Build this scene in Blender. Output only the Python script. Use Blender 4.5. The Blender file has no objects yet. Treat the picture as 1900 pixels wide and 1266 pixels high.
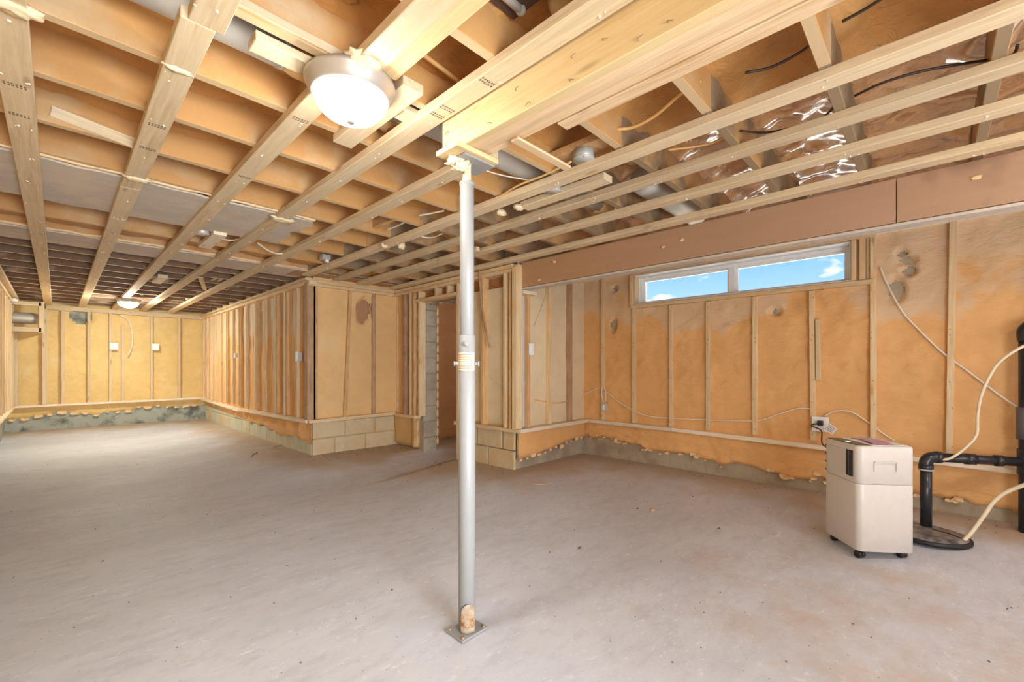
import bpy, bmesh, math, random
from mathutils import Vector, Matrix, noise
random.seed(7)
scene = bpy.context.scene
C = scene.collection
PI = math.pi

# ---------------------------------------------------------------- camera
CAMZ = 1.03
F = 812.0
AN = math.radians(46.1)
S, K = math.sin(AN), math.cos(AN)
HY = 683.0
cam = bpy.data.cameras.new('camera')
cam.sensor_width = 36.0
cam.lens = F / 1900 * 36
cam.shift_y = (HY - 633.0) / 1900
cam.clip_start = 0.02
co = bpy.data.objects.new('camera', cam)
co.location = (0, 0, CAMZ)
co.rotation_euler = (PI / 2, 0, -AN)
C.objects.link(co)
scene.camera = co

# ---------------------------------------------------------------- world, light, exposure
LAMP_MAIN = 52.0
LAMP_FAR = 230.0
scene.view_settings.view_transform = 'Standard'
scene.view_settings.look = 'None'
scene.view_settings.exposure = 0.62
scene.view_settings.gamma = 1.0
try:
    scene.view_settings.use_curve_mapping = False
except Exception:
    pass
scene.cycles.max_bounces = 10
scene.cycles.diffuse_bounces = 8
scene.cycles.sample_clamp_indirect = 6

def area(name, loc, target, sx, sy, watts, col):
    l = bpy.data.lights.new(name, 'AREA'); l.shape = 'RECTANGLE'; l.size = sx; l.size_y = sy
    l.energy = watts; l.color = col
    o = bpy.data.objects.new(name, l); C.objects.link(o)
    o.location = loc
    o.rotation_euler = (Vector(target) - Vector(loc)).to_track_quat('-Z', 'Y').to_euler()
    return o
# unseen fill lamps added behind the camera to brighten and even out the room
area('fill_near', (0.7, -1.45, 0.75), (1.4, 3.2, 1.9), 2.2, 1.2, 56, (0.80, 0.91, 1.0))
fill2 = area('fill_far', (0.4, -1.3, 0.95), (1.0, 7.0, 1.0), 1.0, 0.8, 20, (0.84, 0.93, 1.0))
fill2.data.spread = math.radians(75)
area('fill_rear', (3.2, -1.5, 1.3), (1.6, 4.0, 1.5), 1.8, 1.6, 12, (0.78, 0.90, 1.0))

# the sun stands over the house, out of the window's line: it lights the ground outside
sl = bpy.data.lights.new('sun', 'SUN'); sl.energy = 30.0; sl.angle = 0.01; sl.color = (1.0, 0.97, 0.92)
so = bpy.data.objects.new('sun', sl); C.objects.link(so)
so.rotation_euler = Vector((0.5, 0.25, -0.85)).to_track_quat('-Z', 'Y').to_euler()
so.location = (-4, -2, 8)

w = bpy.data.worlds.new('sky')
scene.world = w
w.use_nodes = True
nt = w.node_tree
nt.nodes.clear()
def N(nt, t, **kw):
    n = nt.nodes.new(t)
    for k, v in kw.items():
        setattr(n, k, v)
    return n
def ramp(nt, stops, interp='LINEAR'):
    n = nt.nodes.new('ShaderNodeValToRGB')
    n.color_ramp.interpolation = interp
    e = n.color_ramp.elements
    while len(e) < len(stops):
        e.new(0.5)
    for el, (p, c) in zip(e, stops):
        el.position = p
        el.color = (c, c, c, 1) if not isinstance(c, (tuple, list)) else (*c[:3], 1)
    return n
def lin(r, g, b):
    f = lambda c: ((c / 255 + 0.055) / 1.055) ** 2.4 if c > 10 else c / 255 / 12.92
    return (f(r), f(g), f(b), 1)
tc = N(nt, 'ShaderNodeTexCoord')
sep = N(nt, 'ShaderNodeSeparateXYZ')
nt.links.new(tc.outputs['Generated'], sep.inputs[0])
grad = ramp(nt, [(0.0, lin(196, 222, 240)), (0.12, lin(170, 210, 240)), (0.26, lin(104, 170, 230)), (1.0, lin(60, 120, 200))])
nt.links.new(sep.outputs['Z'], grad.inputs[0])
mp = N(nt, 'ShaderNodeMapping')
mp.inputs['Scale'].default_value = (1.0, 1.0, 2.6)
mp.inputs['Location'].default_value = (0.35, 0.1, 0.2)
nt.links.new(tc.outputs['Generated'], mp.inputs[0])
ns = N(nt, 'ShaderNodeTexNoise')
ns.inputs['Scale'].default_value = 7.5
ns.inputs['Detail'].default_value = 5
ns.inputs['Roughness'].default_value = 0.55
nt.links.new(mp.outputs[0], ns.inputs['Vector'])
cl = ramp(nt, [(0.55, 0.0), (0.62, 0.9)])
nt.links.new(ns.outputs[0], cl.inputs[0])
mx = N(nt, 'ShaderNodeMix', data_type='RGBA')
nt.links.new(cl.outputs[0], mx.inputs[0])
nt.links.new(grad.outputs[0], mx.inputs[6])
mx.inputs[7].default_value = lin(244, 246, 250)
bgn = N(nt, 'ShaderNodeBackground')
bgn.inputs['Strength'].default_value = 0.95
nt.links.new(mx.outputs[2], bgn.inputs[0])
wo = N(nt, 'ShaderNodeOutputWorld')
nt.links.new(bgn.outputs[0], wo.inputs[0])

# ---------------------------------------------------------------- materials
def mat_new(name):
    m = bpy.data.materials.new(name)
    m.use_nodes = True
    nt = m.node_tree
    b = nt.nodes['Principled BSDF']
    return m, nt, b
def L(nt, a, b):
    nt.links.new(a, b)
def mixc(nt, fac, a, b):
    n = N(nt, 'ShaderNodeMix', data_type='RGBA')
    if isinstance(fac, float): n.inputs[0].default_value = fac
    else: L(nt, fac, n.inputs[0])
    for v, i in ((a, 6), (b, 7)):
        if isinstance(v, tuple): n.inputs[i].default_value = v
        else: L(nt, v, n.inputs[i])
    return n.outputs[2]
def nz(nt, vec, scale, detail=4, rough=0.55, dist=0.0):
    n = N(nt, 'ShaderNodeTexNoise')
    n.inputs['Scale'].default_value = scale
    n.inputs['Detail'].default_value = detail
    n.inputs['Roughness'].default_value = rough
    n.inputs['Distortion'].default_value = dist
    if vec is not None: L(nt, vec, n.inputs['Vector'])
    return n.outputs[0]
def bump(nt, b, h, strength, distance):
    n = N(nt, 'ShaderNodeBump')
    n.inputs['Strength'].default_value = strength
    n.inputs['Distance'].default_value = distance
    L(nt, h, n.inputs['Height'])
    L(nt, n.outputs[0], b.inputs['Normal'])
def objco(nt):
    return N(nt, 'ShaderNodeTexCoord').outputs['Object']
def plain(name, c, rough=0.6, metal=0.0, spec=0.5, var=0.96):
    m, nt, b = mat_new(name)
    v = nz(nt, objco(nt), 22, 3)
    r = ramp(nt, [(0.3, 0.0), (0.7, 1.0)])
    L(nt, v, r.inputs[0])
    d = tuple(x * var for x in c[:3]) + (1,)
    L(nt, mixc(nt, r.outputs[0], d, c), b.inputs['Base Color'])
    b.inputs['Roughness'].default_value = rough
    b.inputs['Metallic'].default_value = metal
    b.inputs['Specular IOR Level'].default_value = spec
    return m
def wood(name, base, dark, light, dust=None, dustamt=0.3, rough=0.72):
    # local X is the length of every board, so the grain runs along X
    m, nt, b = mat_new(name)
    tc = objco(nt)
    oi = N(nt, 'ShaderNodeObjectInfo')
    rnd = oi.outputs['Random']
    off = N(nt, 'ShaderNodeVectorMath', operation='MULTIPLY')
    cmb = N(nt, 'ShaderNodeCombineXYZ')
    for i in range(3): L(nt, rnd, cmb.inputs[i])
    L(nt, cmb.outputs[0], off.inputs[0]); off.inputs[1].default_value = (31.0, 17.0, 53.0)
    add = N(nt, 'ShaderNodeVectorMath', operation='ADD')
    L(nt, tc, add.inputs[0]); L(nt, off.outputs[0], add.inputs[1])
    mp = N(nt, 'ShaderNodeMapping'); mp.inputs['Scale'].default_value = (1.4, 26, 26)
    L(nt, add.outputs[0], mp.inputs[0])
    g = nz(nt, mp.outputs[0], 2.2, 5, 0.6, 0.6)
    r = ramp(nt, [(0.34, 0.0), (0.5, 0.55), (0.66, 1.0)])
    L(nt, g, r.inputs[0])
    c1 = mixc(nt, r.outputs[0], dark, light)
    mp2 = N(nt, 'ShaderNodeMapping'); mp2.inputs['Scale'].default_value = (1.2, 4, 4)
    L(nt, add.outputs[0], mp2.inputs[0])
    big = nz(nt, mp2.outputs[0], 1.6, 3)
    rb = ramp(nt, [(0.35, 0.0), (0.65, 0.75)])
    L(nt, big, rb.inputs[0])
    c2 = mixc(nt, rb.outputs[0], c1, base)
    # knots
    mpk = N(nt, 'ShaderNodeMapping'); mpk.inputs['Scale'].default_value = (2.2, 9, 9)
    L(nt, add.outputs[0], mpk.inputs[0])
    vo = N(nt, 'ShaderNodeTexVoronoi'); vo.inputs['Scale'].default_value = 1.0
    L(nt, mpk.outputs[0], vo.inputs['Vector'])
    rk = ramp(nt, [(0.05, 1.0), (0.13, 0.0)])
    L(nt, vo.outputs['Distance'], rk.inputs[0])
    km = N(nt, 'ShaderNodeMath', operation='MULTIPLY'); km.inputs[1].default_value = 0.6
    L(nt, rk.outputs[0], km.inputs[0])
    c3 = mixc(nt, km.outputs[0], c2, tuple(x * 0.5 for x in dark[:3]) + (1,))
    # per board value
    hv = N(nt, 'ShaderNodeHueSaturation')
    mr = N(nt, 'ShaderNodeMapRange'); mr.inputs[3].default_value = 0.88; mr.inputs[4].default_value = 1.08
    L(nt, rnd, mr.inputs[0]); L(nt, mr.outputs[0], hv.inputs['Value'])
    L(nt, c3, hv.inputs['Color'])
    out = hv.outputs[0]
    if dust is not None:
        dn = nz(nt, add.outputs[0], 5.5, 6, 0.7)
        dr = ramp(nt, [(0.48, 0.0), (0.68, dustamt)])
        L(nt, dn, dr.inputs[0])
        out = mixc(nt, dr.outputs[0], out, dust)
    L(nt, out, b.inputs['Base Color'])
    b.inputs['Roughness'].default_value = rough
    b.inputs['Specular IOR Level'].default_value = 0.25
    bump(nt, b, g, 0.25, 0.003)
    return m
FO = lin(222, 164, 92)
M = {}
M['strap'] = wood('strapping_wood', lin(216, 194, 158), lin(198, 170, 130), lin(226, 205, 170), lin(200, 184, 160), 0.4)
M['stud'] = wood('stud_wood', lin(220, 194, 154), lin(200, 166, 122), lin(230, 208, 170), lin(226, 170, 104), 0.5)
M['stud_o'] = wood('foam_stained_stud', lin(208, 164, 112), lin(188, 136, 86), lin(220, 184, 134), lin(224, 190, 140), 0.5)
M['old'] = wood('weathered_wood', lin(176, 140, 108), lin(150, 112, 84), lin(196, 162, 130), lin(206, 170, 130), 0.5)
M['beam'] = wood('beam_wood', lin(220, 192, 142), lin(206, 172, 118), lin(230, 204, 156), lin(214, 180, 130), 0.3)
M['ply'] = wood('ply_underside_wood', lin(214, 182, 142), lin(196, 158, 116), lin(224, 196, 158))
M['white'] = wood('whitened_plate_wood', lin(232, 216, 190), lin(218, 196, 164), lin(240, 228, 208), lin(222, 190, 150), 0.25)
M['rim'] = wood('rim_board_wood', lin(170, 116, 72), lin(140, 90, 54), lin(186, 134, 88))
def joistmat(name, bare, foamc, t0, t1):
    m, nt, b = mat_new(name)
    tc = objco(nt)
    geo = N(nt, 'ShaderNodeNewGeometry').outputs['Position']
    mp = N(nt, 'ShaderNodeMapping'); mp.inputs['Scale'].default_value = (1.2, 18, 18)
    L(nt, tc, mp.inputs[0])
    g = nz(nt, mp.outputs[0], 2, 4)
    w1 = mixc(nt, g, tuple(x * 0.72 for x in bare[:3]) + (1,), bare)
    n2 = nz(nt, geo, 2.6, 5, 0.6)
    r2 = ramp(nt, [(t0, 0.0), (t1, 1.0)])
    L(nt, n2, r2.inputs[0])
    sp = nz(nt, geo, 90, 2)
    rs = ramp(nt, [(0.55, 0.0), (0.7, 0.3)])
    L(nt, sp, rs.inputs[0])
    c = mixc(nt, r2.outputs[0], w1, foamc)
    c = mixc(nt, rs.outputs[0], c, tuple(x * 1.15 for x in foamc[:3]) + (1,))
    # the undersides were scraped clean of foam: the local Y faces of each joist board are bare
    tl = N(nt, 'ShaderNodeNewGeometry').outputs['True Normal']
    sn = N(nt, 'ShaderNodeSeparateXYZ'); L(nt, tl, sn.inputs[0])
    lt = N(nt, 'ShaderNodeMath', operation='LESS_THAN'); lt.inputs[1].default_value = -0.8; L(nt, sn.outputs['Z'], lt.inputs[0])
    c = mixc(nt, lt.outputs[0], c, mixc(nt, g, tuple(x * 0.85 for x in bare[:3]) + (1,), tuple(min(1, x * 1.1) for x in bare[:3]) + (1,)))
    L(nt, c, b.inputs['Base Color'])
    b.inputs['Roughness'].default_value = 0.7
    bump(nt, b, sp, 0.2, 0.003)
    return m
M['joist'] = joistmat('oversprayed_joist_wood', lin(212, 182, 140), lin(192, 142, 84), 0.30, 0.50)
M['joist_r'] = joistmat('mottled_joist_wood', lin(150, 126, 96), lin(186, 142, 92), 0.48, 0.56)
M['joist_far'] = joistmat('bare_joist_wood', lin(236, 208, 170), lin(126, 96, 72), 0.2, 0.4)
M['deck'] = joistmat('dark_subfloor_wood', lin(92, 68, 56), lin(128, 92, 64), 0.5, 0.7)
def header_mat():
    m, nt, b = mat_new('header_beam_wood')
    tc = objco(nt)
    geo = N(nt, 'ShaderNodeNewGeometry').outputs['Position']
    mp = N(nt, 'ShaderNodeMapping'); mp.inputs['Scale'].default_value = (1.0, 16, 16)
    L(nt, tc, mp.inputs[0])
    g = nz(nt, mp.outputs[0], 2, 4)
    c = mixc(nt, g, lin(170, 130, 94), lin(186, 146, 108))
    sy = N(nt, 'ShaderNodeSeparateXYZ'); L(nt, geo, sy.inputs[0])
    # grey worn paint patch towards the near end, a blotch with its own shape
    n2 = nz(nt, geo, 1.7, 4, 0.6)
    a = N(nt, 'ShaderNodeMapRange'); a.inputs[1].default_value = 2.6; a.inputs[2].default_value = 0.9
    L(nt, sy.outputs['Y'], a.inputs[0])
    mu = N(nt, 'ShaderNodeMath', operation='MULTIPLY'); L(nt, a.outputs[0], mu.inputs[0]); mu.inputs[1].default_value = 0.3
    c = mixc(nt, mu.outputs[0], c, lin(158, 134, 124))
    r = ramp(nt, [(0.5, 0.0), (0.6, 0.7)]); L(nt, n2, r.inputs[0])
    lt = N(nt, 'ShaderNodeMath', operation='LESS_THAN'); lt.inputs[1].default_value = 0.6; L(nt, sy.outputs['Y'], lt.inputs[0])
    m2 = N(nt, 'ShaderNodeMath', operation='MULTIPLY'); L(nt, r.outputs[0], m2.inputs[0]); L(nt, lt.outputs[0], m2.inputs[1])
    c = mixc(nt, m2.outputs[0], c, lin(130, 100, 78))
    sp = nz(nt, geo, 26, 6, 0.7, 1.0); rs = ramp(nt, [(0.66, 0.0), (0.72, 0.4)]); L(nt, sp, rs.inputs[0])
    c = mixc(nt, rs.outputs[0], c, lin(228, 190, 150))
    L(nt, c, b.inputs['Base Color']); b.inputs['Roughness'].default_value = 0.7
    bump(nt, b, g, 0.2, 0.003)
    return m
M['header'] = header_mat()
def foam(name, base, pale, rough, bumpd, scale=7.0, top=None, smooth=False):
    m, nt, b = mat_new(name)
    geo = N(nt, 'ShaderNodeNewGeometry').outputs['Position']
    n1 = nz(nt, geo, 1.3, 4, 0.6)
    r1 = ramp(nt, [(0.4, 0.0), (0.62, 1.0)])
    L(nt, n1, r1.inputs[0])
    c = mixc(nt, r1.outputs[0], base, tuple(min(1, x * 1.12) for x in base[:3]) + (1,))
    n2 = nz(nt, geo, scale, 5, 0.6, 1.2)
    r2 = ramp(nt, [(0.42, 0.0), (0.75, 0.4)])
    L(nt, n2, r2.inputs[0])
    c = mixc(nt, r2.outputs[0], c, tuple(x * 0.78 for x in base[:3]) + (1,))
    if top is not None:
        # older pale pinkish skin of foam above a wavering line
        sz = N(nt, 'ShaderNodeSeparateXYZ'); L(nt, geo, sz.inputs[0])
        ad = N(nt, 'ShaderNodeMath', operation='MULTIPLY_ADD'); L(nt, n1, ad.inputs[0]); ad.inputs[1].default_value = 2.2; ad.inputs[2].default_value = -1.1
        s2 = N(nt, 'ShaderNodeMath', operation='ADD'); L(nt, sz.outputs['Z'], s2.inputs[0]); L(nt, ad.outputs[0], s2.inputs[1])
        mr = N(nt, 'ShaderNodeMapRange'); mr.inputs[1].default_value = top - 0.02; mr.inputs[2].default_value = top + 0.12
        L(nt, s2.outputs[0], mr.inputs[0])
        c = mixc(nt, mr.outputs[0], c, pale)
    else:
        n3 = nz(nt, geo, 2.1, 3)
        r3 = ramp(nt, [(0.58, 0.0), (0.7, 0.7)]); L(nt, n3, r3.inputs[0])
        c = mixc(nt, r3.outputs[0], c, pale)
    L(nt, c, b.inputs['Base Color'])
    b.inputs['Roughness'].default_value = rough
    b.inputs['Specular IOR Level'].default_value = 0.35
    mpv = N(nt, 'ShaderNodeMapping'); mpv.inputs['Scale'].default_value = (1, 1, 2.2)
    L(nt, geo, mpv.inputs[0])
    h1 = nz(nt, mpv.outputs[0], 11, 5, 0.55, 1.5)
    bump(nt, b, h1, 0.6, bumpd)
    return m
M['foam_win'] = foam('window_wall_foam', lin(224, 172, 112), lin(218, 186, 148), 0.62, 0.012, top=1.47)
M['foam_far'] = foam('far_wall_foam', lin(222, 190, 124), lin(228, 206, 150), 0.5, 0.010)
M['foam_pale'] = foam('pale_tan_foam', lin(220, 180, 124), lin(222, 192, 142), 0.7, 0.006, 3.0)
M['foam_cream'] = foam('cream_foam', lin(218, 198, 162), lin(224, 208, 174), 0.7, 0.005, 3.0)
M['foam_deep'] = foam('deep_orange_foam', lin(196, 144, 96), lin(204, 156, 110), 0.7, 0.008, 20)
M['foam_ceil'] = foam('ceiling_foam', lin(192, 138, 78), lin(206, 160, 102), 0.5, 0.022, 6.0)
def foam_shiny():
    m = foam('glossy_ceiling_foam', lin(206, 154, 104), lin(212, 170, 126), 0.22, 0.03, 9.0)
    b = m.node_tree.nodes['Principled BSDF']
    b.inputs['Coat Weight'].default_value = 1.0
    b.inputs['Coat IOR'].default_value = 3.2
    for n_ in m.node_tree.nodes:
        if n_.type == 'TEX_NOISE' and abs(n_.inputs['Scale'].default_value - 11) < .01: n_.inputs['Scale'].default_value = 22
    b.inputs['Coat Roughness'].default_value = 0.14
    b.inputs['Specular IOR Level'].default_value = 0.8
    return m
M['foam_gloss'] = foam_shiny()
M['bounce_gravel'] = plain('pale_bounce_gravel', lin(214, 208, 198), 0.9)
M['foam_skin'] = plain('torn_foam_edge', lin(232, 196, 150), 0.8)
def concrete(name, base, dirt, dirty_walls=False, blockish=False):
    m, nt, b = mat_new(name)
    geo = N(nt, 'ShaderNodeNewGeometry').outputs['Position']
    mp = N(nt, 'ShaderNodeMapping'); mp.inputs['Rotation'].default_value = (0, 0, 0.5); mp.inputs['Scale'].default_value = (1, 2.2, 1)
    L(nt, geo, mp.inputs[0])
    n1 = nz(nt, mp.outputs[0], 0.9, 5, 0.62, 0.4)
    r1 = ramp(nt, [(0.3, 0.0), (0.7, 1.0)]); L(nt, n1, r1.inputs[0])
    c = mixc(nt, r1.outputs[0], tuple(x * 0.84 for x in base[:3]) + (1,), base)
    n2 = nz(nt, mp.outputs[0], 7, 8, 0.72)
    r2 = ramp(nt, [(0.35, 0.55), (0.52, 0.0)]); L(nt, n2, r2.inputs[0])
    c = mixc(nt, r2.outputs[0], c, tuple(x * 0.72 for x in base[:3]) + (1,))
    n3 = nz(nt, mp.outputs[0], 16, 8, 0.7)
    r3 = ramp(nt, [(0.58, 0.0), (0.72, 0.6)]); L(nt, n3, r3.inputs[0])
    c = mixc(nt, r3.outputs[0], c, tuple(min(1, x * 1.35) for x in base[:3]) + (1,))
    if dirty_walls:
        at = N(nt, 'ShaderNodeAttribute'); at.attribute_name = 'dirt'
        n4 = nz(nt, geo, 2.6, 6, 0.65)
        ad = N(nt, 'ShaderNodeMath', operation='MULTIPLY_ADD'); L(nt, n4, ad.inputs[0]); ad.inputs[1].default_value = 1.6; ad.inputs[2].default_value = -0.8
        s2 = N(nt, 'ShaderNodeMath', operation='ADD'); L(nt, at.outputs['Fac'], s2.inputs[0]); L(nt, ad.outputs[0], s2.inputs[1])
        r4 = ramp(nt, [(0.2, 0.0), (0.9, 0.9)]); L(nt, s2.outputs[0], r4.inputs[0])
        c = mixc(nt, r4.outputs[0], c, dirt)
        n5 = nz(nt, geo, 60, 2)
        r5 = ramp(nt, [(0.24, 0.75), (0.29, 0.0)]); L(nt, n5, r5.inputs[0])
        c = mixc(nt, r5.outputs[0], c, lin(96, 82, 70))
    else:
        n4 = nz(nt, geo, 3.4, 5, 0.6)
        r4 = ramp(nt, [(0.48, 0.0), (0.62, 0.85)]); L(nt, n4, r4.inputs[0])
        c = mixc(nt, r4.outputs[0], c, dirt)
    L(nt, c, b.inputs['Base Color'])
    b.inputs['Roughness'].default_value = 0.62 if dirty_walls else 0.85
    b.inputs['Specular IOR Level'].default_value = 0.35
    h = nz(nt, geo, 28, 7, 0.7)
    bump(nt, b, h, 0.35, 0.006)
    return m
M['floor'] = concrete('floor_concrete', lin(204, 205, 211), lin(180, 158, 132), True)
M['conc'] = concrete('wall_concrete', lin(182, 168, 146), lin(152, 138, 118))
M['conc_far'] = concrete('stained_wall_concrete', lin(172, 176, 164), lin(84, 88, 84))
M['block_y'] = concrete('oversprayed_block', lin(214, 194, 158), lin(208, 176, 130))
M['block_g'] = concrete('greyish_block', lin(208, 206, 184), lin(206, 184, 140))
M['block_d'] = concrete('bare_grey_block', lin(184, 170, 150), lin(158, 144, 124))
M['panel'] = concrete('dusty_grey_panel', lin(208, 196, 182), lin(212, 196, 172))
M['galv'] = plain('galvanised_steel', lin(196, 194, 188), 0.45, 0.25)
M['duct'] = plain('dusty_duct_metal', lin(196, 190, 178), 0.5, 0.35)
M['steel_paint'] = plain('grey_painted_steel', lin(146, 144, 142), 0.35, 0.0, 0.5)
M['steel_cream'] = plain('cream_foam_crust', lin(226, 206, 168), 0.8)
M['sticker'] = plain('tan_paper_label', lin(212, 190, 160), 0.7)
M['stickline'] = plain('brown_print', lin(140, 108, 80), 0.7)
def rust():
    m, nt, b = mat_new('rusted_steel')
    v = nz(nt, objco(nt), 30, 6, 0.7)
    r = ramp(nt, [(0.35, lin(126, 84, 52)), (0.46, lin(168, 134, 98)), (0.6, lin(166, 158, 146))])
    L(nt, v, r.inputs[0]); L(nt, r.outputs[0], b.inputs['Base Color'])
    b.inputs['Roughness'].default_value = 0.75
    bump(nt, b, v, 0.5, 0.004)
    return m
M['rust'] = rust()
M['foilp'] = plain('dull_silver_foil', lin(214, 212, 208), 0.3, 0.2)
M['patch'] = plain('bare_brown_wall', lin(176, 132, 98), 0.9)
M['vinyl'] = plain('white_window_vinyl', lin(240, 240, 238), 0.35)
M['plastic'] = plain('white_plastic', lin(214, 206, 198), 0.32)
M['plastic_s'] = plain('white_switch_plastic', lin(238, 238, 236), 0.4)
M['dark'] = plain('dark_grey_plastic', lin(84, 78, 74), 0.35)
M['black'] = plain('black_rubber', lin(34, 32, 34), 0.45)
M['grille'] = plain('black_grille', lin(30, 28, 30), 0.5)
M['abs'] = plain('black_abs_pipe', lin(46, 46, 50), 0.25)
M['abs_g'] = plain('grey_rubber_coupling', lin(96, 94, 96), 0.4)
M['cable'] = plain('cream_cable', lin(232, 220, 198), 0.5)
M['cable_o'] = plain('foam_coated_cable', lin(226, 178, 110), 0.7)
M['cable_d'] = plain('dark_cable', lin(56, 44, 34), 0.5)
M['hose'] = plain('cream_rubber_hose', lin(230, 214, 184), 0.4)
M['paper'] = plain('white_paper', lin(232, 228, 226), 0.7)
M['pink'] = plain('pink_print_paper', lin(206, 150, 160), 0.7)
M['lilac'] = plain('lilac_print_paper', lin(196, 178, 200), 0.7)
M['ink'] = plain('faint_ink', lin(120, 104, 88), 0.8)
M['nail'] = plain('dull_nail_steel', lin(158, 138, 112), 0.5, 0.4)
M['bit'] = plain('torn_white_plastic', lin(240, 232, 220), 0.6)
M['nickel'] = plain('brushed_nickel', lin(186, 176, 164), 0.35, 0.5)
M['twig'] = plain('dark_debris', lin(118, 98, 80), 0.8)
M['chip'] = plain('pale_debris', lin(210, 190, 160), 0.8)
def emis(name, c, s):
    m, nt, b = mat_new(name)
    b.inputs['Base Color'].default_value = (0.9, 0.9, 0.9, 1)
    b.inputs['Emission Color'].default_value = c
    b.inputs['Emission Strength'].default_value = s
    b.inputs['Roughness'].default_value = 0.3
    return m
M['bowl'] = emis('lit_opal_glass', (1.0, 0.96, 0.90, 1), LAMP_MAIN)
M['bowl_far'] = emis('lit_opal_glass_cool', (0.95, 0.97, 0.86, 1), LAMP_FAR)
M['bowl_in'] = emis('lit_opal_glass_dim', (1.0, 0.92, 0.8, 1), 30)
M['led'] = emis('green_led', (0.1, 0.9, 0.35, 1), 1.2)
def glass():
    m = bpy.data.materials.new('window_glass'); m.use_nodes = True
    nt = m.node_tree; nt.nodes.clear()
    t = N(nt, 'ShaderNodeBsdfTransparent'); g = N(nt, 'ShaderNodeBsdfGlossy'); g.inputs['Roughness'].default_value = 0.02
    fr = N(nt, 'ShaderNodeFresnel'); fr.inputs[0].default_value = 1.45
    mx = N(nt, 'ShaderNodeMixShader'); L(nt, fr.outputs[0], mx.inputs[0]); L(nt, t.outputs[0], mx.inputs[1]); L(nt, g.outputs[0], mx.inputs[2])
    o = N(nt, 'ShaderNodeOutputMaterial'); L(nt, mx.outputs[0], o.inputs[0])
    return m
M['glass'] = glass()

# ---------------------------------------------------------------- helpers
def link(name, me, m, parent=None, mw=None):
    o = bpy.data.objects.new(name, me)
    C.objects.link(o)
    if m is not None and not me.materials:
        me.materials.append(m)
    if mw is not None:
        o.matrix_world = mw
    if parent is not None:
        o.parent = parent
        o.matrix_parent_inverse = parent.matrix_world.inverted()
    return o
def tag(o, label, cat, group=None):
    o['label'] = label; o['category'] = cat
    if group: o['group'] = group
    return o
def thing(name, label, cat, loc=(0, 0, 0), group=None):
    o = bpy.data.objects.new(name, None); C.objects.link(o)
    o.empty_display_size = 0.05
    o.location = loc
    o.matrix_world = Matrix.Translation(loc)
    return tag(o, label, cat, group)
def part_label(o, s):
    o['label'] = s
    return o
def structure(o):
    o['kind'] = 'structure'
    return o
def bm_box(bm, c, s, mat3=None):
    vs = []
    for sx in (-.5, .5):
        for sy in (-.5, .5):
            for sz in (-.5, .5):
                v = Vector((sx * s[0], sy * s[1], sz * s[2]))
                if mat3 is not None: v = mat3 @ v
                vs.append(bm.verts.new(v + Vector(c)))
    for f in ((0, 1, 3, 2), (4, 6, 7, 5), (0, 4, 5, 1), (2, 3, 7, 6), (0, 2, 6, 4), (1, 5, 7, 3)):
        bm.faces.new([vs[i] for i in f])
    return vs
def mesh_of(bm, name, smooth=False, bevel=0.0, seg=1):
    if bevel > 0:
        bmesh.ops.bevel(bm, geom=list(bm.edges), offset=bevel, segments=seg, profile=0.6, affect='EDGES', clamp_overlap=True)
    bmesh.ops.recalc_face_normals(bm, faces=bm.faces)
    me = bpy.data.meshes.new(name)
    bm.to_mesh(me); bm.free()
    if smooth:
        me.shade_smooth() if hasattr(me, 'shade_smooth') else None
        for p in me.polygons: p.use_smooth = True
    return me
_boxcache = {}
def box_mesh(s, bevel=0.002, seg=1):
    k = tuple(round(x, 4) for x in s) + (bevel, seg)
    bm = bmesh.new(); bm_box(bm, (0, 0, 0), s)
    return mesh_of(bm, 'box', bevel=bevel, seg=seg)
def box(name, lo, hi, m, parent=None, bevel=0.002, seg=1):
    lo = Vector(lo); hi = Vector(hi)
    s = [max(1e-4, abs(hi[i] - lo[i])) for i in range(3)]
    return link(name, box_mesh(s, min(bevel, min(s) * 0.3), seg), m, parent, Matrix.Translation((lo + hi) / 2))
def board(name, a, b, wdir, wid, th, m, parent=None, bevel=0.0025):
    """lumber from a to b (centre line); wdir: direction of the wide face"""
    a = Vector(a); b = Vector(b)
    x = (b - a); ln = x.length; x.normalize()
    y = Vector(wdir); y = (y - x * y.dot(x)).normalized()
    z = x.cross(y)
    mw = Matrix((x, y, z)).transposed().to_4x4()
    mw.translation = (a + b) / 2
    return link(name, box_mesh((ln, wid, th), bevel), m, parent, mw)
def cr(points, n=8):
    P = [Vector(p) for p in points]
    if len(P) < 3: return P
    out = []
    for i in range(len(P) - 1):
        p0 = P[i - 1] if i else P[0] * 2 - P[1]
        p1, p2 = P[i], P[i + 1]
        p3 = P[i + 2] if i + 2 < len(P) else P[-1] * 2 - P[-2]
        for k in range(n):
            t = k / n
            out.append(0.5 * ((2 * p1) + (p2 - p0) * t + (2 * p0 - 5 * p1 + 4 * p2 - p3) * t * t + (3 * p1 - p0 - 3 * p2 + p3) * t ** 3))
    out.append(P[-1])
    return out
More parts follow.
